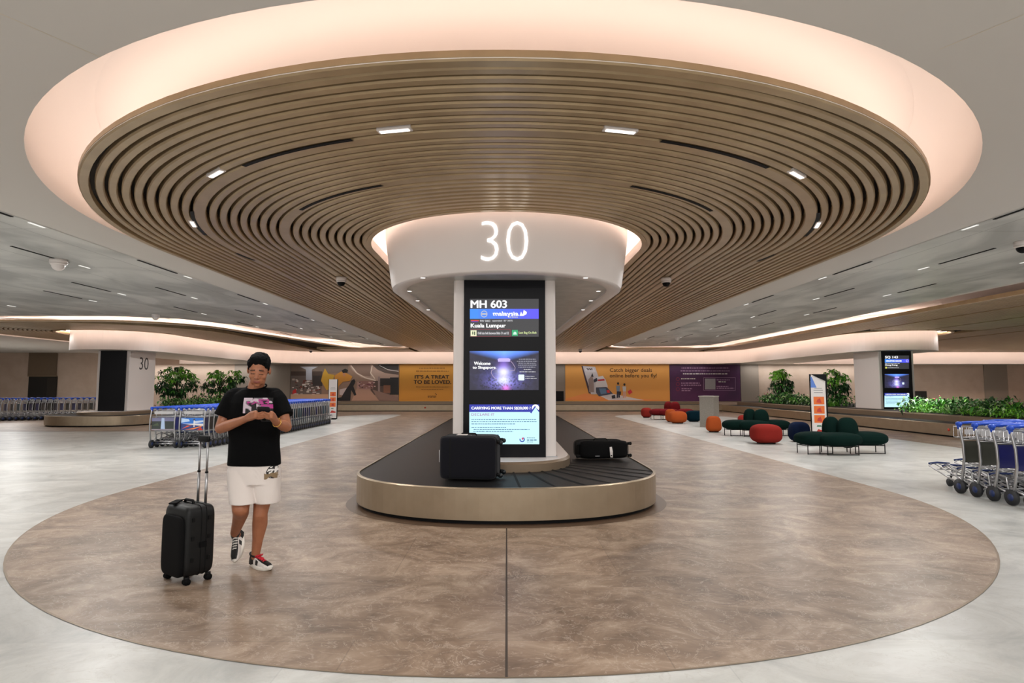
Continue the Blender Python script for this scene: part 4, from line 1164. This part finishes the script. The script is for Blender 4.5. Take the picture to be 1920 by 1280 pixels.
def low_plant_mesh(kind, seed):
    b = B(); r_ = random.Random(seed)
    global leaf_base
    leaf_base = True
    if kind == 0:   # broad dark leaves
        for i in range(90):
            p = Vector((r_.gauss(0, .22), r_.gauss(0, .16), r_.uniform(.08, .42))); leaf(b, p, rv(r_, .5), r_.uniform(.12, .24), r_.uniform(.05, .09), M_leafs[r_.choice([0, 0, 1, 1, 3])])
    elif kind == 1:  # bright low mound
        for i in range(170):
            p = Vector((r_.gauss(0, .3), r_.gauss(0, .2), r_.uniform(.03, .2))); leaf(b, p, rv(r_, .8), r_.uniform(.06, .13), .04, M_leafs[r_.choice([1, 2, 2, 2])])
    elif kind == 2:  # arching strap leaves
        for i in range(46):
            a = r_.uniform(0, 2 * pi); d = Vector((cos(a), sin(a), r_.uniform(.6, 1.8))); leaf(b, Vector((0, 0, .04)), d, r_.uniform(.35, .6), .06, M_leafs[r_.choice([0, 1, 1, 2])], .15)
    else:            # leafy with pink and red flowers
        for i in range(80):
            p = Vector((r_.gauss(0, .2), r_.gauss(0, .16), r_.uniform(.08, .36))); leaf(b, p, rv(r_, .5), r_.uniform(.1, .2), .06, M_leafs[r_.choice([0, 1, 1])])
        for i in range(3):
            p = Vector((r_.gauss(0, .2), r_.gauss(0, .15), r_.uniform(.3, .5))); b.tube([(p.x, p.y, .1), p], .004, M_leafs[1], 4)
            b.rbox(p, (.016, .016, .022), 0, mat('petal', (214, 96, 104), .5), e=2, n=2)
    leaf_base = False
    return b
kinds = ['broadleaf_plant', 'mound_plant', 'strap_leaf_plant', 'flowering_plant']
klab = ['dark broad-leaved bush', 'bright green low mound plant', 'plant with arching strap leaves', 'leafy plant with pinkish flowers']
LP = {}
def low_plant(kind, x, y, z, rz, sc_, where, group):
    key = (kind, random.Random(int(x * 31 + y * 17)).randint(0, 1))
    if key not in LP:
        LP[key] = low_plant_mesh(*key).obj(kinds[kind]); o = LP[key]
    else: o = LP[key].copy(); C.objects.link(o)
    o.location = (x, y, z); o.rotation_euler = (0, 0, rz); o.scale = (sc_,) * 3
    return tag(o, '%s %s' % (klab[kind], where), 'plant', '%ss %s' % (klab[kind], group))
r_ = random.Random(12)
# soil beds on the islands
b = B(); v, f = fill([offset_path(superU(16.6, 16.6, 2.4, 2.6, 36.0, 2.6), -.14), [(14.9, 23.5), (16.8, 23.5), (16.8, 25.8), (14.9, 25.8)]]); b.add([(x, y, .605) for x, y in v], f, M_soil); tag(b.obj('planting_soil'), 'dark soil bed on the island of the right carousel', 'soil', None, 'stuff')
b = B(); v, f = fill([rounded([(-16.95, 26.2, .3), (-15.15, 26.2, .3), (-15.15, 36, .3), (-16.95, 36, .3)], 6)]); b.add([(x, y, .536) for x, y in v], f, M_soil); tag(b.obj('planting_soil'), 'dark soil bed on the island of the left carousel', 'soil', None, 'stuff')
PLACED = []
def plant_row(px0, px1, x_of, n_, z, kinds_, where, group, jx=.25):
    for i in range(n_):
        px = px0 + (px1 - px0) * (i + .5) / n_ + r_.uniform(-3, 3); xx = x_of + r_.uniform(-jx, jx); 
        r0 = ray(px, 730); y = xx / r0.x * r0.y
        if x_of > 0 and xx > 14.3 and 22.3 < y < 26.6: continue
        if x_of < 0 and not 26.9 < y < 35.6: y = r_.uniform(27, 35.4)
        if x_of > 0 and y > 35.6: continue
        if any(math.hypot(xx - a_, y - b_) < .27 for a_, b_ in PLACED): continue
        PLACED.append((xx, y))
        low_plant(r_.choice(kinds_), xx, y, z, r_.uniform(0, 6), r_.uniform(.8, 1.25), where, group)
wr = 'in the planter behind the right poster stand'
plant_row(1432, 1520, 14.65, 20, .6, [0, 0, 2, 3, 0], wr, 'in the right planter', .2)
plant_row(1428, 1520, 15.3, 14, .6, [0, 2, 0, 3], wr, 'in the right planter', .25)
plant_row(1545, 1606, 14.7, 12, .6, [1, 1, 1, 3], wr, 'in the right planter', .2)
plant_row(1545, 1606, 15.4, 10, .6, [0, 3, 3], wr, 'in the right planter', .2)
wr2 = 'in the far right planter near the lit column'
plant_row(1703, 1925, 14.75, 30, .6, [0, 1, 1, 1], wr2, 'at the far right', .25)
plant_row(1712, 1925, 15.4, 30, .6, [0, 0, 2, 3], wr2, 'at the far right', .3)
plant_row(1722, 1925, 16.1, 20, .6, [0, 0, 2], wr2, 'at the far right', .3)
wl = 'in the planter behind the left trolley rows'
plant_row(285, 330, -15.45, 9, .53, [0, 0, 1], wl, 'in the left planter', .15)
plant_row(335, 470, -15.55, 20, .53, [0, 2, 0, 1, 3], wl, 'in the left planter', .2)
plant_row(335, 470, -16.2, 14, .53, [0, 2, 0], wl, 'in the left planter', .2)
def at_px(px, x): r0 = ray(px, 730); return (x, x / r0.x * r0.y)
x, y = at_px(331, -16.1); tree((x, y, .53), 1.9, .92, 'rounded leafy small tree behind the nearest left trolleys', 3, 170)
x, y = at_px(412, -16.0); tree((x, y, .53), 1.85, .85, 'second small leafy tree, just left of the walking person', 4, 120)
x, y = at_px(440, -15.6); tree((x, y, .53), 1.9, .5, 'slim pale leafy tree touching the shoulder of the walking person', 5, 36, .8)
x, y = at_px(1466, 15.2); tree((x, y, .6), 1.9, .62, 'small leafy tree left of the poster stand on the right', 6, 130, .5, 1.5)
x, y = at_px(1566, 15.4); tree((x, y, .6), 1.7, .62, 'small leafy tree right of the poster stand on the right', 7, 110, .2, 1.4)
for x, y in ((-16, 30), (-16, 34), (15.2, 27), (15.2, 31), (15.2, 21)):
    area('plant_light', (x, y, 3.64), .2, .2, 55, spread=75, col=(.97, 1, .98))
# small red mark on the right carousel fascia
b = B(); b.cyl((0, 0, 0), (-.006, 0, 0), .045, mat('mark_red', (200, 60, 36), .5), 12); x, y = G(1783, 806, .2); tag(b.obj('emergency_button', None, (13.235, 17.6, .22)), 'small red round button on the side of the right carousel', 'button')
b = B(); b.cyl((0, 0, 0), (0, -.006, 0), .05, mat('mark_red', (200, 60, 36), .5), 12); q = P(797, 764, 36.19); tag(b.obj('emergency_button', None, q), 'small red round button on the ledge under the yellow slogan banner', 'button')
# ------------------------------------------------------------------ the walking person
def cap(b, p, q, r0, r1, n=14):
    """closed tapered capsule"""
    p, q = Vector(p), Vector(q); d = q - p; L_ = d.length or 1e-5; d = d / L_
    a = d.orthogonal().normalized(); c = d.cross(a)
    pts = []
    for k in range(5): t = -pi / 2 + pi / 2 * k / 4; pts.append((p + d * r0 * sin(t), r0 * max(cos(t), .02)))
    for k in range(5): t = pi / 2 * k / 4; pts.append((q + d * r1 * sin(t), r1 * max(cos(t), .02)))
    vs = []; fs = []
    for o_, r in pts:
        for i in range(n): u = 2 * pi * i / n; vs.append(o_ + (a * cos(u) + c * sin(u)) * r)
    for j in range(len(pts) - 1):
        for i in range(n): fs.append((j * n + i, j * n + (i + 1) % n, (j + 1) * n + (i + 1) % n, (j + 1) * n + i))
    fs.append(tuple(range(n))[::-1]); fs.append(tuple(range((len(pts) - 1) * n, len(pts) * n)))
    b.add(vs, fs, M_black)
def chain(b, pts, rs):
    for i in range(len(pts) - 1): cap(b, pts[i], pts[i + 1], rs[i], rs[i + 1])
def ell(b, c, r, M=None, e=2.0, n=5):
    b.rbox(c, r, 0, M_black, M=M, n=n, e=e)
def remeshed(bb, voxel, smooth=4, name='tmp'):
    o = bb.obj(name)
    m = o.modifiers.new('r', 'REMESH'); m.mode = 'VOXEL'; m.voxel_size = voxel; m.use_smooth_shade = True
    s_ = o.modifiers.new('s', 'SMOOTH'); s_.factor = .5; s_.iterations = smooth
    dg = bpy.context.evaluated_depsgraph_get(); dg.update(); me = bpy.data.meshes.new_from_object(o.evaluated_get(dg))
    old = o.data; bpy.data.objects.remove(o); bpy.data.meshes.remove(old)
    return me
def loft(b, rings, n=32, m=None, cap_ends=True, e=2.0):
    """rings: (centre, radius x, radius y[, lean matrix])"""
    vs = []; fs = []
    for r in rings:
        c, rx, ry = Vector(r[0]), r[1], r[2]; Mx = r[3] if len(r) > 3 else Matrix.Identity(3)
        for i in range(n):
            t = 2 * pi * i / n; k = 2 / e
            vs.append(c + Mx @ Vector((rx * math.copysign(abs(cos(t)) ** k, cos(t)), ry * math.copysign(abs(sin(t)) ** k, sin(t)), 0)))
    for j in range(len(rings) - 1):
        for i in range(n): fs.append((j * n + i, j * n + (i + 1) % n, (j + 1) * n + (i + 1) % n, (j + 1) * n + i))
    if cap_ends: fs.append(tuple(range(n))[::-1]); fs.append(tuple(range((len(rings) - 1) * n, len(rings) * n)))
    b.add(vs, fs, m or M_black, True)
def rfrom(d, xaxis=Vector((1, 0, 0))):
    """3x3 with local z along d, local x near xaxis"""
    z = Vector(d).normalized(); y = z.cross(xaxis).normalized(); x = y.cross(z)
    return Matrix((x, y, z)).transposed()

D0 = 5.0
base = Vector((P(478, 900, D0).x, D0, 0))
person = empty('person', base, 'person in black printed t-shirt and white shorts, walking while looking at a phone', 'person')
def L(px, py, d): return P(px, py, d) - base      # joint seen at a pixel, at its own depth, in the person's frame
# -- head frame
HC = L(485.5, 693.5, 4.93)
HM = Matrix.Translation(HC) @ Matrix.Rotation(radians(14), 4, 'Z') @ Matrix.Rotation(radians(17), 4, 'X') @ Matrix.Rotation(radians(3), 4, 'Y')
hs = 1.07
def HP(x, y, z): return HM @ Vector((x * hs, y * hs, z * hs))
body = B()
def hell(c, r, e=2.0, n=6): ell(body, (c[0] * hs, c[1] * hs, c[2] * hs), (r[0] * hs, r[1] * hs, r[2] * hs), HM, e, n)
hell((0, .012, .035), (.076, .094, .088), 2.1)
hell((0, -.022, -.01), (.066, .070, .080), 2.3)
hell((0, -.030, -.055), (.057, .058, .056), 2.2)
hell((0, -.054, -.100), (.024, .022, .020))
for s_ in (-1, 1):
    hell((s_ * .037, -.056, -.032), (.026, .025, .028)); hell((s_ * .038, -.035, -.078), (.015, .032, .028))
    hell((s_ * .030, -.080, .018), (.026, .014, .009))      # brow
    hell((s_ * .030, -.077, -.002), (.017, .013, .011))     # closed-looking lids
    hell((s_ * .079, .012, -.008), (.010, .020, .030)); hell((s_ * .013, -.098, -.038), (.009, .011, .008))
cap(body, HP(0, -.084, .006), HP(0, -.110, -.032), .009 * hs, .0125 * hs)
hell((0, -.085, -.064), (.022, .010, .0055)); hell((0, -.083, -.075), (.019, .010, .0065)); hell((0, -.078, -.055), (.02, .012, .012))
# -- neck and trunk (hidden by the shirt, still there)
neck0 = L(480, 724, 4.99)
cap(body, HP(0, .022, -.06), neck0, .058, .064)
sh = {-1: L(434, 741, 5.02), 1: L(522, 741, 5.0)}
cap(body, neck0, L(478, 750, 5.02), .064, .09)
for s_ in (-1, 1): cap(body, L(478 + s_ * 10, 742, 5.02), sh[s_] + Vector((-s_ * .02, 0, -.01)), .06, .055)
loft(body, [(L(478, 748, 5.02), .14, .09), (L(478, 775, 5.02), .165, .11), (L(477, 820, 5.02), .15, .105), (L(476, 860, 5.02), .15, .105), (L(476, 895, 5.02), .155, .105)])
# -- arms
el = {-1: L(413, 803, 4.93), 1: L(537, 800, 4.92)}
wr_ = {-1: L(461, 785, 4.73), 1: L(517, 791, 4.75)}
for s_ in (-1, 1):
    chain(body, [sh[s_] + Vector((0, 0, -.02)), sh[s_].lerp(el[s_], .55), el[s_], el[s_].lerp(wr_[s_], .3), wr_[s_].lerp(el[s_], .12), wr_[s_]], [.046, .046, .043, .045, .031, .028])
# -- hands holding the phone
ph_c = L(497, 776, 4.655)
ph_M = Matrix.Translation(ph_c) @ Matrix.Rotation(radians(2), 4, 'Y') @ Matrix.Rotation(radians(-52), 4, 'X')   # x width, y up the phone (towards him), z out of screen
PWd, PHt = .10, .15
def hand(s_):
    W0 = wr_[s_]
    px_ = s_ * PWd / 2
    pc = ph_M @ Vector((px_ + s_ * .012, -.02, -.022)) ; palm = W0.lerp(pc, .62)
    # palm: a broad flattened wedge
    dirp = (pc - W0).normalized(); up = Vector((0, 0, 1)); sd = dirp.cross(up).normalized()
    chain(body, [W0, palm + up * .012, pc + up * .008], [.027, .024, .019]); chain(body, [W0, palm - up * .018, pc - up * .024], [.026, .021, .015])
    chain(body, [W0, palm - up * .003, pc - up * .01], [.027, .024, .017])
    # four fingers of unequal length curl under and round the back of the phone
    for k, (l, r, off) in enumerate([(.062, .0088, .026), (.070, .0092, .008), (.065, .0088, -.010), (.050, .0078, -.028)]):
        k0 = pc + up * (off * .9) - dirp * .004
        a = ph_M @ Vector((px_ - s_ * .004, off, -.026)); 
        b1 = ph_M @ Vector((px_ - s_ * (.004 + l * .45), off - .004, -.024 + 0)); c1 = ph_M @ Vector((px_ - s_ * (.004 + l * .75), off - .008, -.017))
        k0 = ph_M @ Vector((px_ + s_ * .016, off, -.02))
        chain(body, [palm + up * off * .4, k0, a, b1, c1], [.012, .0105, r, r * .95, r * .85])
    # thumb leaves the side of the palm and rests on the screen
    t0 = W0.lerp(pc, .45) + up * .015 + Vector((0, .0, 0)); t1 = ph_M @ Vector((px_ + s_ * .016, .012, .010)); t2 = ph_M @ Vector((px_ - s_ * .008, .02, .017)); t3 = ph_M @ Vector((px_ - s_ * .026, .026, .0125))
    chain(body, [t0, t1, t2, t3], [.0155, .0125, .0105, .0085])
hand(-1); hand(1)
# -- legs: his right (picture left) swings forward with bent knee, his left is planted
toeR = L(433, 1044, 4.96)
ankR0 = L(442, 1000, 5.10); toeL_dir = Vector((.82, -.57, 0)).normalized()
heelL = Vector(G(472, 1060)).to_3d() - base; heelL.z = .001
fR = (toeR - ankR0).normalized(); upR = Vector((-.05, -.9, .1)); upR = (upR - fR * upR.dot(fR)).normalized()
def sframe(o, fwd, up):
    z = up.normalized(); x = fwd.normalized(); y = z.cross(x).normalized(); x = y.cross(z)
    return Matrix.Translation(o) @ Matrix((x, y, z)).transposed().to_4x4()
SR = sframe(ankR0 - upR * .09 - fR * .06, fR, upR); SL = sframe(heelL - toeL_dir * .01, toeL_dir, Vector((0, 0, 1)))
hipR, kneeR, ankR = L(456, 892, 5.02), L(451, 953, 4.86), SR @ Vector((.06, 0, .105))
hipL, kneeL, ankL = L(500, 892, 5.0), L(488, 962, 4.97), SL @ Vector((.062, 0, .105))
chain(body, [hipR, hipR.lerp(kneeR, .6), kneeR, kneeR.lerp(ankR, .22) + Vector((0, .03, 0)), kneeR.lerp(ankR, .6) + Vector((0, .02, 0)), ankR], [.085, .078, .066, .062, .048, .036])
chain(body, [hipL, hipL.lerp(kneeL, .6), kneeL, kneeL.lerp(ankL, .28) + Vector((0, .018, 0)), kneeL.lerp(ankL, .65) + Vector((0, .008, 0)), ankL], [.085, .072, .057, .060, .043, .035])

for Sx in (SR, SL): chain(body, [Sx @ Vector(q) for q in ((.06, 0, .105), (.062, 0, .07), (.14, 0, .05), (.215, 0, .04))], [.036, .034, .027, .018])
bme = remeshed(body, .0045, 5, 'body')
M_skin = mat('skin', (168, 110, 79), .5, sss=.08, rgb2=(157, 99, 70), nscale=14)
bme.materials.clear()
M_lip = mat('lip', (146, 84, 74), .5); M_brow = mat('brow_hair', (24, 18, 16), .8)
for m in (M_skin, M_lip, M_brow): bme.materials.append(m)
HI = HM.inverted()
for p in bme.polygons:
    c = HI @ p.center; c = c / hs
    p.material_index = 0; p.use_smooth = True
    if abs(c.x) < .023 and -.080 < c.z < -.0625 and c.y < -.075: p.material_index = 1
    elif .014 < abs(c.x) < .047 and c.y < -.055 and abs(c.z - (.021 - (abs(c.x) - .03) * .12)) < .0036: p.material_index = 2
    elif .016 < abs(c.x) < .044 and c.y < -.06 and abs(c.z + .007 + (abs(c.x) - .03) ** 2 * 6) < .0028: p.material_index = 2
bo = bpy.data.objects.new('body', bme); C.objects.link(bo); bo.parent = person

# -- hair: short, dark, standing up a little on top
hb = B()
def hhell(c, r, e=2.0): ell(hb, (c[0] * hs, c[1] * hs, c[2] * hs), (r[0] * hs, r[1] * hs, r[2] * hs), HM, e, 6)
hhell((0, .020, .050), (.079, .094, .084), 2.2); hhell((0, -.028, .092), (.062, .056, .040), 2.4); hhell((0, .045, .0), (.074, .070, .07))
for s_ in (-1, 1): hhell((s_ * .062, -.03, .06), (.017, .045, .035)); hhell((s_ * .072, -.012, .028), (.008, .020, .030))
hme = remeshed(hb, .006, 2, 'hair')
hme.materials.clear(); hme.materials.append(mat('hair_black', (9, 8, 8), .85, spec=.15, bump=.3, bscale=90))
for v in hme.vertices:
    c = HI @ v.co; n3 = noise.noise(v.co * 55)
    if c.z > .05: v.co += v.normal * (.006 * n3 + .002)
    # keep the face and the ears clear
for p in hme.polygons: p.use_smooth = True; p.material_index = 0
ho = bpy.data.objects.new('hair', hme); C.objects.link(ho); ho.parent = person

# -- t-shirt
tb = B()
def R_(px0, px1, py, d, ry): 
    a = L(px0, py, d); c = L(px1, py, d); return ((a + c) / 2, (c.x - a.x) / 2, ry)
loft(tb, [R_(428.5, 525, 871, 5.0, .135), R_(430, 523.5, 850, 5.0, .135), R_(431, 522, 825, 5.0, .135), R_(430, 525, 795, 5.0, .14), R_(428, 529, 772, 5.0, .14), R_(430, 530, 755, 5.0, .13),
          R_(440, 520, 739, 5.0, .105), R_(456, 504, 729, 5.0, .085)], 40, e=2.35)
for s_ in (-1, 1):
    a = sh[s_] + Vector((s_ * -.03, 0, .012)); e_ = (L(419, 779, 4.97), L(533, 778, 4.96))[(s_ + 1) // 2]
    d = (e_ - a); Mx = rfrom(-d, Vector((1, 0, 0)))
    loft(tb, [(a.lerp(e_, 1.06), .072, .085, Mx), (a.lerp(e_, .7), .072, .085, Mx), (a.lerp(e_, .3), .076, .085, Mx), (a, .062, .07, Mx)], 24)
    cap(tb, L(478 + s_ * 12, 738, 5.0), a + Vector((0, 0, -.012)), .055, .066)
tme = remeshed(tb, .0065, 5, 'shirt')
def folds(me, f_amp, f_scale, stretch):
    me.update()
    for v in me.vertices:
        q = Vector((v.co.x * stretch[0], v.co.y * stretch[1], v.co.z * stretch[2]))
        wz = max(0, 1 - abs(v.normal.z)) ** 1.5
        v.co += v.normal * wz * (noise.noise(q * f_scale) * f_amp + noise.noise(q * f_scale * 2.3 + Vector((5, 2, 1))) * f_amp * .4)
    me.update()
folds(tme, .008, 7, (1, 1, .6))
tme.materials.clear(); tme.materials.append(mat('shirt_black', (6, 6, 7), .9, bump=.1, bscale=300, spec=.12))
for p in tme.polygons: p.use_smooth = True; p.material_index = 0
to = bpy.data.objects.new('t_shirt', tme); C.objects.link(to); to.parent = person
b = B()   # collar rib
pts = []
nk = HP(0, .022, -.06).lerp(neck0, 1.0)
for i in range(25):
    a = 2 * pi * i / 24; pts.append((neck0.x + .078 * cos(a), neck0.y + .01 + .082 * sin(a), neck0.z - .003 + .026 * sin(a)))
b.tube(pts, .007, mat('rib_black', (6, 6, 7), .95, spec=.1), 8, False); b.obj('collar', person)

# -- printed picture on the chest and badge on the shorts: thin films laid on the cloth
def decal(me, name, px0, py0, px1, py1, colour, nx=26, ny=18, off=.002):
    bvh = BVHTree.FromPolygons([v.co.copy() for v in me.vertices], [tuple(p.vertices) for p in me.polygons])
    b = B(); vs = []
    for j in range(ny + 1):
        for i in range(nx + 1):
            px, py = px0 + (px1 - px0) * i / nx, py0 + (py1 - py0) * j / ny
            q = L(px, py, 4.9); q.y = -.6
            hit = bvh.ray_cast(q, Vector((0, 1, 0)))
            vs.append((q.x, hit[0].y - off, q.z) if hit[0] and hit[0].y < .1 else None)
    for j in range(ny):
        for i in range(nx):
            m = colour(i / nx, j / ny); q4 = [vs[j * (nx + 1) + i], vs[(j + 1) * (nx + 1) + i], vs[(j + 1) * (nx + 1) + i + 1], vs[j * (nx + 1) + i + 1]]
            if m and None not in q4: b.add([vs[j * (nx + 1) + i], vs[(j + 1) * (nx + 1) + i], vs[(j + 1) * (nx + 1) + i + 1], vs[j * (nx + 1) + i + 1]], [(0, 1, 2, 3)], m, True)
    b.obj(name, person)
PW, PG, PB_, PM = mat('print_pale', (200, 184, 196), .7), mat('print_mid', (120, 112, 120), .7), mat('print_black', (20, 18, 20), .7), mat('print_magenta', (184, 60, 140), .7)
def chest(u, v):
    n1 = noise.noise(Vector((u * 5, v * 4, 3))); 
    mg = noise.noise(Vector((u * 9, v * 12, 8)))
    if (.12 < u < .5 and .2 < v < .42 and mg > .0) or (.5 < u < .85 and .08 < v < .4 and mg > -.05) or (.6 < u < .99 and .42 < v < .7 and mg > -.35): return PM
    if u > .8 and n1 < .3: return PB_
    if u < .08 or (u < .3 and v < .18): return PW
    if (.28 < u < .45 and v > .3): return PB_
    return PW if n1 > .12 else PG if n1 > -.12 else PB_
decal(tme, 'chest_print', 459.5, 745.5, 512, 774, chest, 72, 40)

# -- shorts
sb = B()
loft(sb, [R_(431, 522, 866, 5.0, .125), R_(428, 524, 885, 5.0, .14), R_(429, 524, 905, 4.99, .14)], 36, e=2.3)
def leg_tube(pairs):
    loft(sb, [R_(a, c, y, d, ry) for a, c, y, d, ry in pairs], 28, e=2.2)
leg_tube([(428, 478, 880, 4.99, .12), (429.5, 479, 900, 4.96, .12), (431.5, 480, 920, 4.93, .118), (435.5, 481, 943, 4.89, .118)])
leg_tube([(474, 524.5, 880, 5.0, .12), (476, 524.5, 905, 4.99, .115), (478, 524, 925, 4.98, .112), (480.5, 523.5, 941, 4.98, .112)])
sme = remeshed(sb, .0065, 4, 'shorts')
folds(sme, .011, 8, (1, 1, .6))
sme.materials.clear(); sme.materials.append(mat('shorts_white', (222, 212, 206), .9, bump=.12, bscale=420, sheen=.2))
for p in sme.polygons: p.use_smooth = True; p.material_index = 0
so = bpy.data.objects.new('shorts', sme); C.objects.link(so); so.parent = person
BT, BW, BK = mat('badge_tan', (134, 112, 84), .8), mat('badge_white', (226, 222, 218), .8), mat('badge_black', (36, 32, 32), .8)
def badge(u, v):
    r = math.hypot((u - .52) / .40, (v - .46) / .48)
    if abs(v - (.70 + .12 * (.5 - u) + .05 * sin(u * 12))) < .17 + .05 * cos(u * 9): return BT
    if r > 1: return None
    if r > .86: return BK
    return BK if (noise.noise(Vector((u * 7, v * 8, 1))) > .12) else BW
decal(sme, 'shorts_badge', 497, 873, 523, 898, badge, 48, 44)

# -- shoes
def shoe(name, origin, fwd, up, lace_m, label):
    """low sneaker: origin = heel point of the sole; fwd toe direction; up = out of the sole"""
    z = Vector(up).normalized(); x = Vector(fwd).normalized(); y = z.cross(x).normalized(); x = y.cross(z)
    Mx = Matrix.Translation(origin) @ Matrix((x, y, z)).transposed().to_4x4()
    t = bpy.data.objects.new(name, None); C.objects.link(t); t.parent = person; t['label'] = label; t.matrix_local = Mx
    Lh = .285
    def prof(u):   # half width of the sole along its length
        return .034 + .017 * sin(min(1, max(0, (u - .1) / .9)) * pi) ** .8 * (1 if u > .3 else .6) - (.014 if u > .93 else 0)
    b = B(); n = 24; out_ = []
    for i in range(n):
        a = 2 * pi * i / n; u = .5 - .5 * cos(a) if 0 else (1 + cos(a)) / 2
        out_.append((Lh * u, math.copysign(abs(sin(a)) ** .55, sin(a)) * prof(u)))
    vs = []; lv = [(0.0, .96), (.006, 1.02), (.022, 1.03), (.028, .98)]
    for z_, k in lv: vs += [((x_ - Lh / 2) * (1 + (k - 1) * .5) + Lh / 2, y_ * k, z_ + (.012 * ((x_ / Lh - .75) / .25) ** 2 if x_ > Lh * .75 else 0)) for x_, y_ in out_]
    fs = [(j * n + i, j * n + (i + 1) % n, (j + 1) * n + (i + 1) % n, (j + 1) * n + i) for j in range(3) for i in range(n)] + [tuple(range(n))[::-1], tuple(range(3 * n, 4 * n))]
    b.add(vs, fs, mat('sole_white', (224, 218, 208), .6), True); b.obj('sole', t)
    white = mat('shoe_white', (218, 212, 206), .55); blk = mat('shoe_black', (18, 18, 19), .6)
    # upper: stations along the shoe, each an arch
    b = B(); st = [(.0, .062, .02), (.05, .078, .03), (.16, .08, .034), (.28, .076, .033), (.38, .070, .032), (.52, .056, .036), (.68, .044, .040), (.84, .034, .038), (.95, .022, .028), (.995, .008, .014)]
    k = 14; vs = []
    for u, h_, w_ in st:
        for i in range(k + 1):
            a = pi * i / k; vs.append((Lh * (u * .97 + .015), w_ * 1.05 * math.copysign(abs(cos(a)) ** .7, cos(a)), .022 + h_ * abs(sin(a)) ** .75))
    cols = {}
    for j in range(len(st) - 1):
        for i in range(k):
            side = i < 3 or i >= k - 3; top = not side
            if j >= 6: m = blk if (4 <= i < k - 4 and j < 8) else white
            elif side and j < 3: m = white if j < 1 else blk
            elif side: m = white if j % 2 else blk
            elif j >= 3: m = white if i in (3, k - 4) else blk
            else: m = blk
            b.add([vs[j * (k + 1) + i], vs[j * (k + 1) + i + 1], vs[(j + 1) * (k + 1) + i + 1], vs[(j + 1) * (k + 1) + i]], [(0, 1, 2, 3)], m, True)
    b.add(vs[:k + 1], [tuple(range(k + 1))], blk)
    b.obj('upper', t)
    b = B()
    ring = [(Lh * .19 + .05 * cos(2 * pi * i / 16), .033 * sin(2 * pi * i / 16), .096 - .012 * cos(2 * pi * i / 16)) for i in range(17)]
    b.tube(ring, .009, blk, 8, False); b.obj('ankle_collar', t)
    b = B()
    for i, u in enumerate((.36, .43, .50, .57, .64)):
        h_ = .022 + (.074, .067, .060, .054, .049)[i]
        b.tube([(Lh * u, -.022, h_ - .012), (Lh * (u + .02), 0, h_ + .003), (Lh * (u + .01), .022, h_ - .012)], .0045, lace_m, 6)
        b.tube([(Lh * (u + .04), -.021, h_ - .016), (Lh * (u + .01), 0, h_ + .003), (Lh * (u - .01), .022, h_ - .010)], .004, lace_m, 6)
    if lace_m.name.startswith('lace_red'):
        for s_ in (-1, 1): b.tube([(Lh * .38, 0, .1), (Lh * .42, s_ * .03, .105), (Lh * .36, s_ * .035, .09), (Lh * .36, 0, .1)], .004, lace_m, 6)
        b.rbox((Lh * .46, 0, .078), (.04, .017, .012), 0, lace_m, e=3, n=3)
    b.obj('laces', t)
    return t
shoe('shoe', SR.translation, fR, upR, mat('lace_white', (210, 206, 200), .7), 'raised right shoe, black and white with pale laces')
shoe('shoe', SL.translation, toeL_dir, Vector((0, 0, 1)), mat('lace_red', (206, 34, 52), .7), 'planted left shoe, black and white with red laces')
# bracelet, phone
b = B(); wq = wr_[1].lerp(el[1], .1); dd = (el[1] - wr_[1]).normalized(); Mx = rfrom(dd).to_4x4()
b.tube([Matrix.Translation(wq) @ Mx @ Vector((.034 * cos(2 * pi * i / 20), .034 * sin(2 * pi * i / 20), 0)) for i in range(21)], .0045, mat('gold', (214, 170, 96), .25, 1.0), 8, False); b.obj('bracelet', person)
t = empty('phone', base + ph_c, 'dark phone held in both hands of the walking person', 'phone')
t.matrix_world = Matrix.Translation(base) @ ph_M
b = B(); b.rbox((0, 0, 0), (PWd / 2, PHt / 2, .0045), 0, mat('phone_case', (24, 26, 32), .35), e=9, n=6); b.obj('case', t)
b = B(); b.box(-PWd / 2 + .004, PWd / 2 - .004, -PHt / 2 + .004, PHt / 2 - .004, .0046, .0052, mat('phone_screen', (120, 130, 150), .3, emit=.6)); b.obj('screen', t)
b = B(); b.rbox((-.018, .05, -.0055), (.014, .016, .003), 0, M_black, e=5, n=3); b.obj('camera_bump', t)
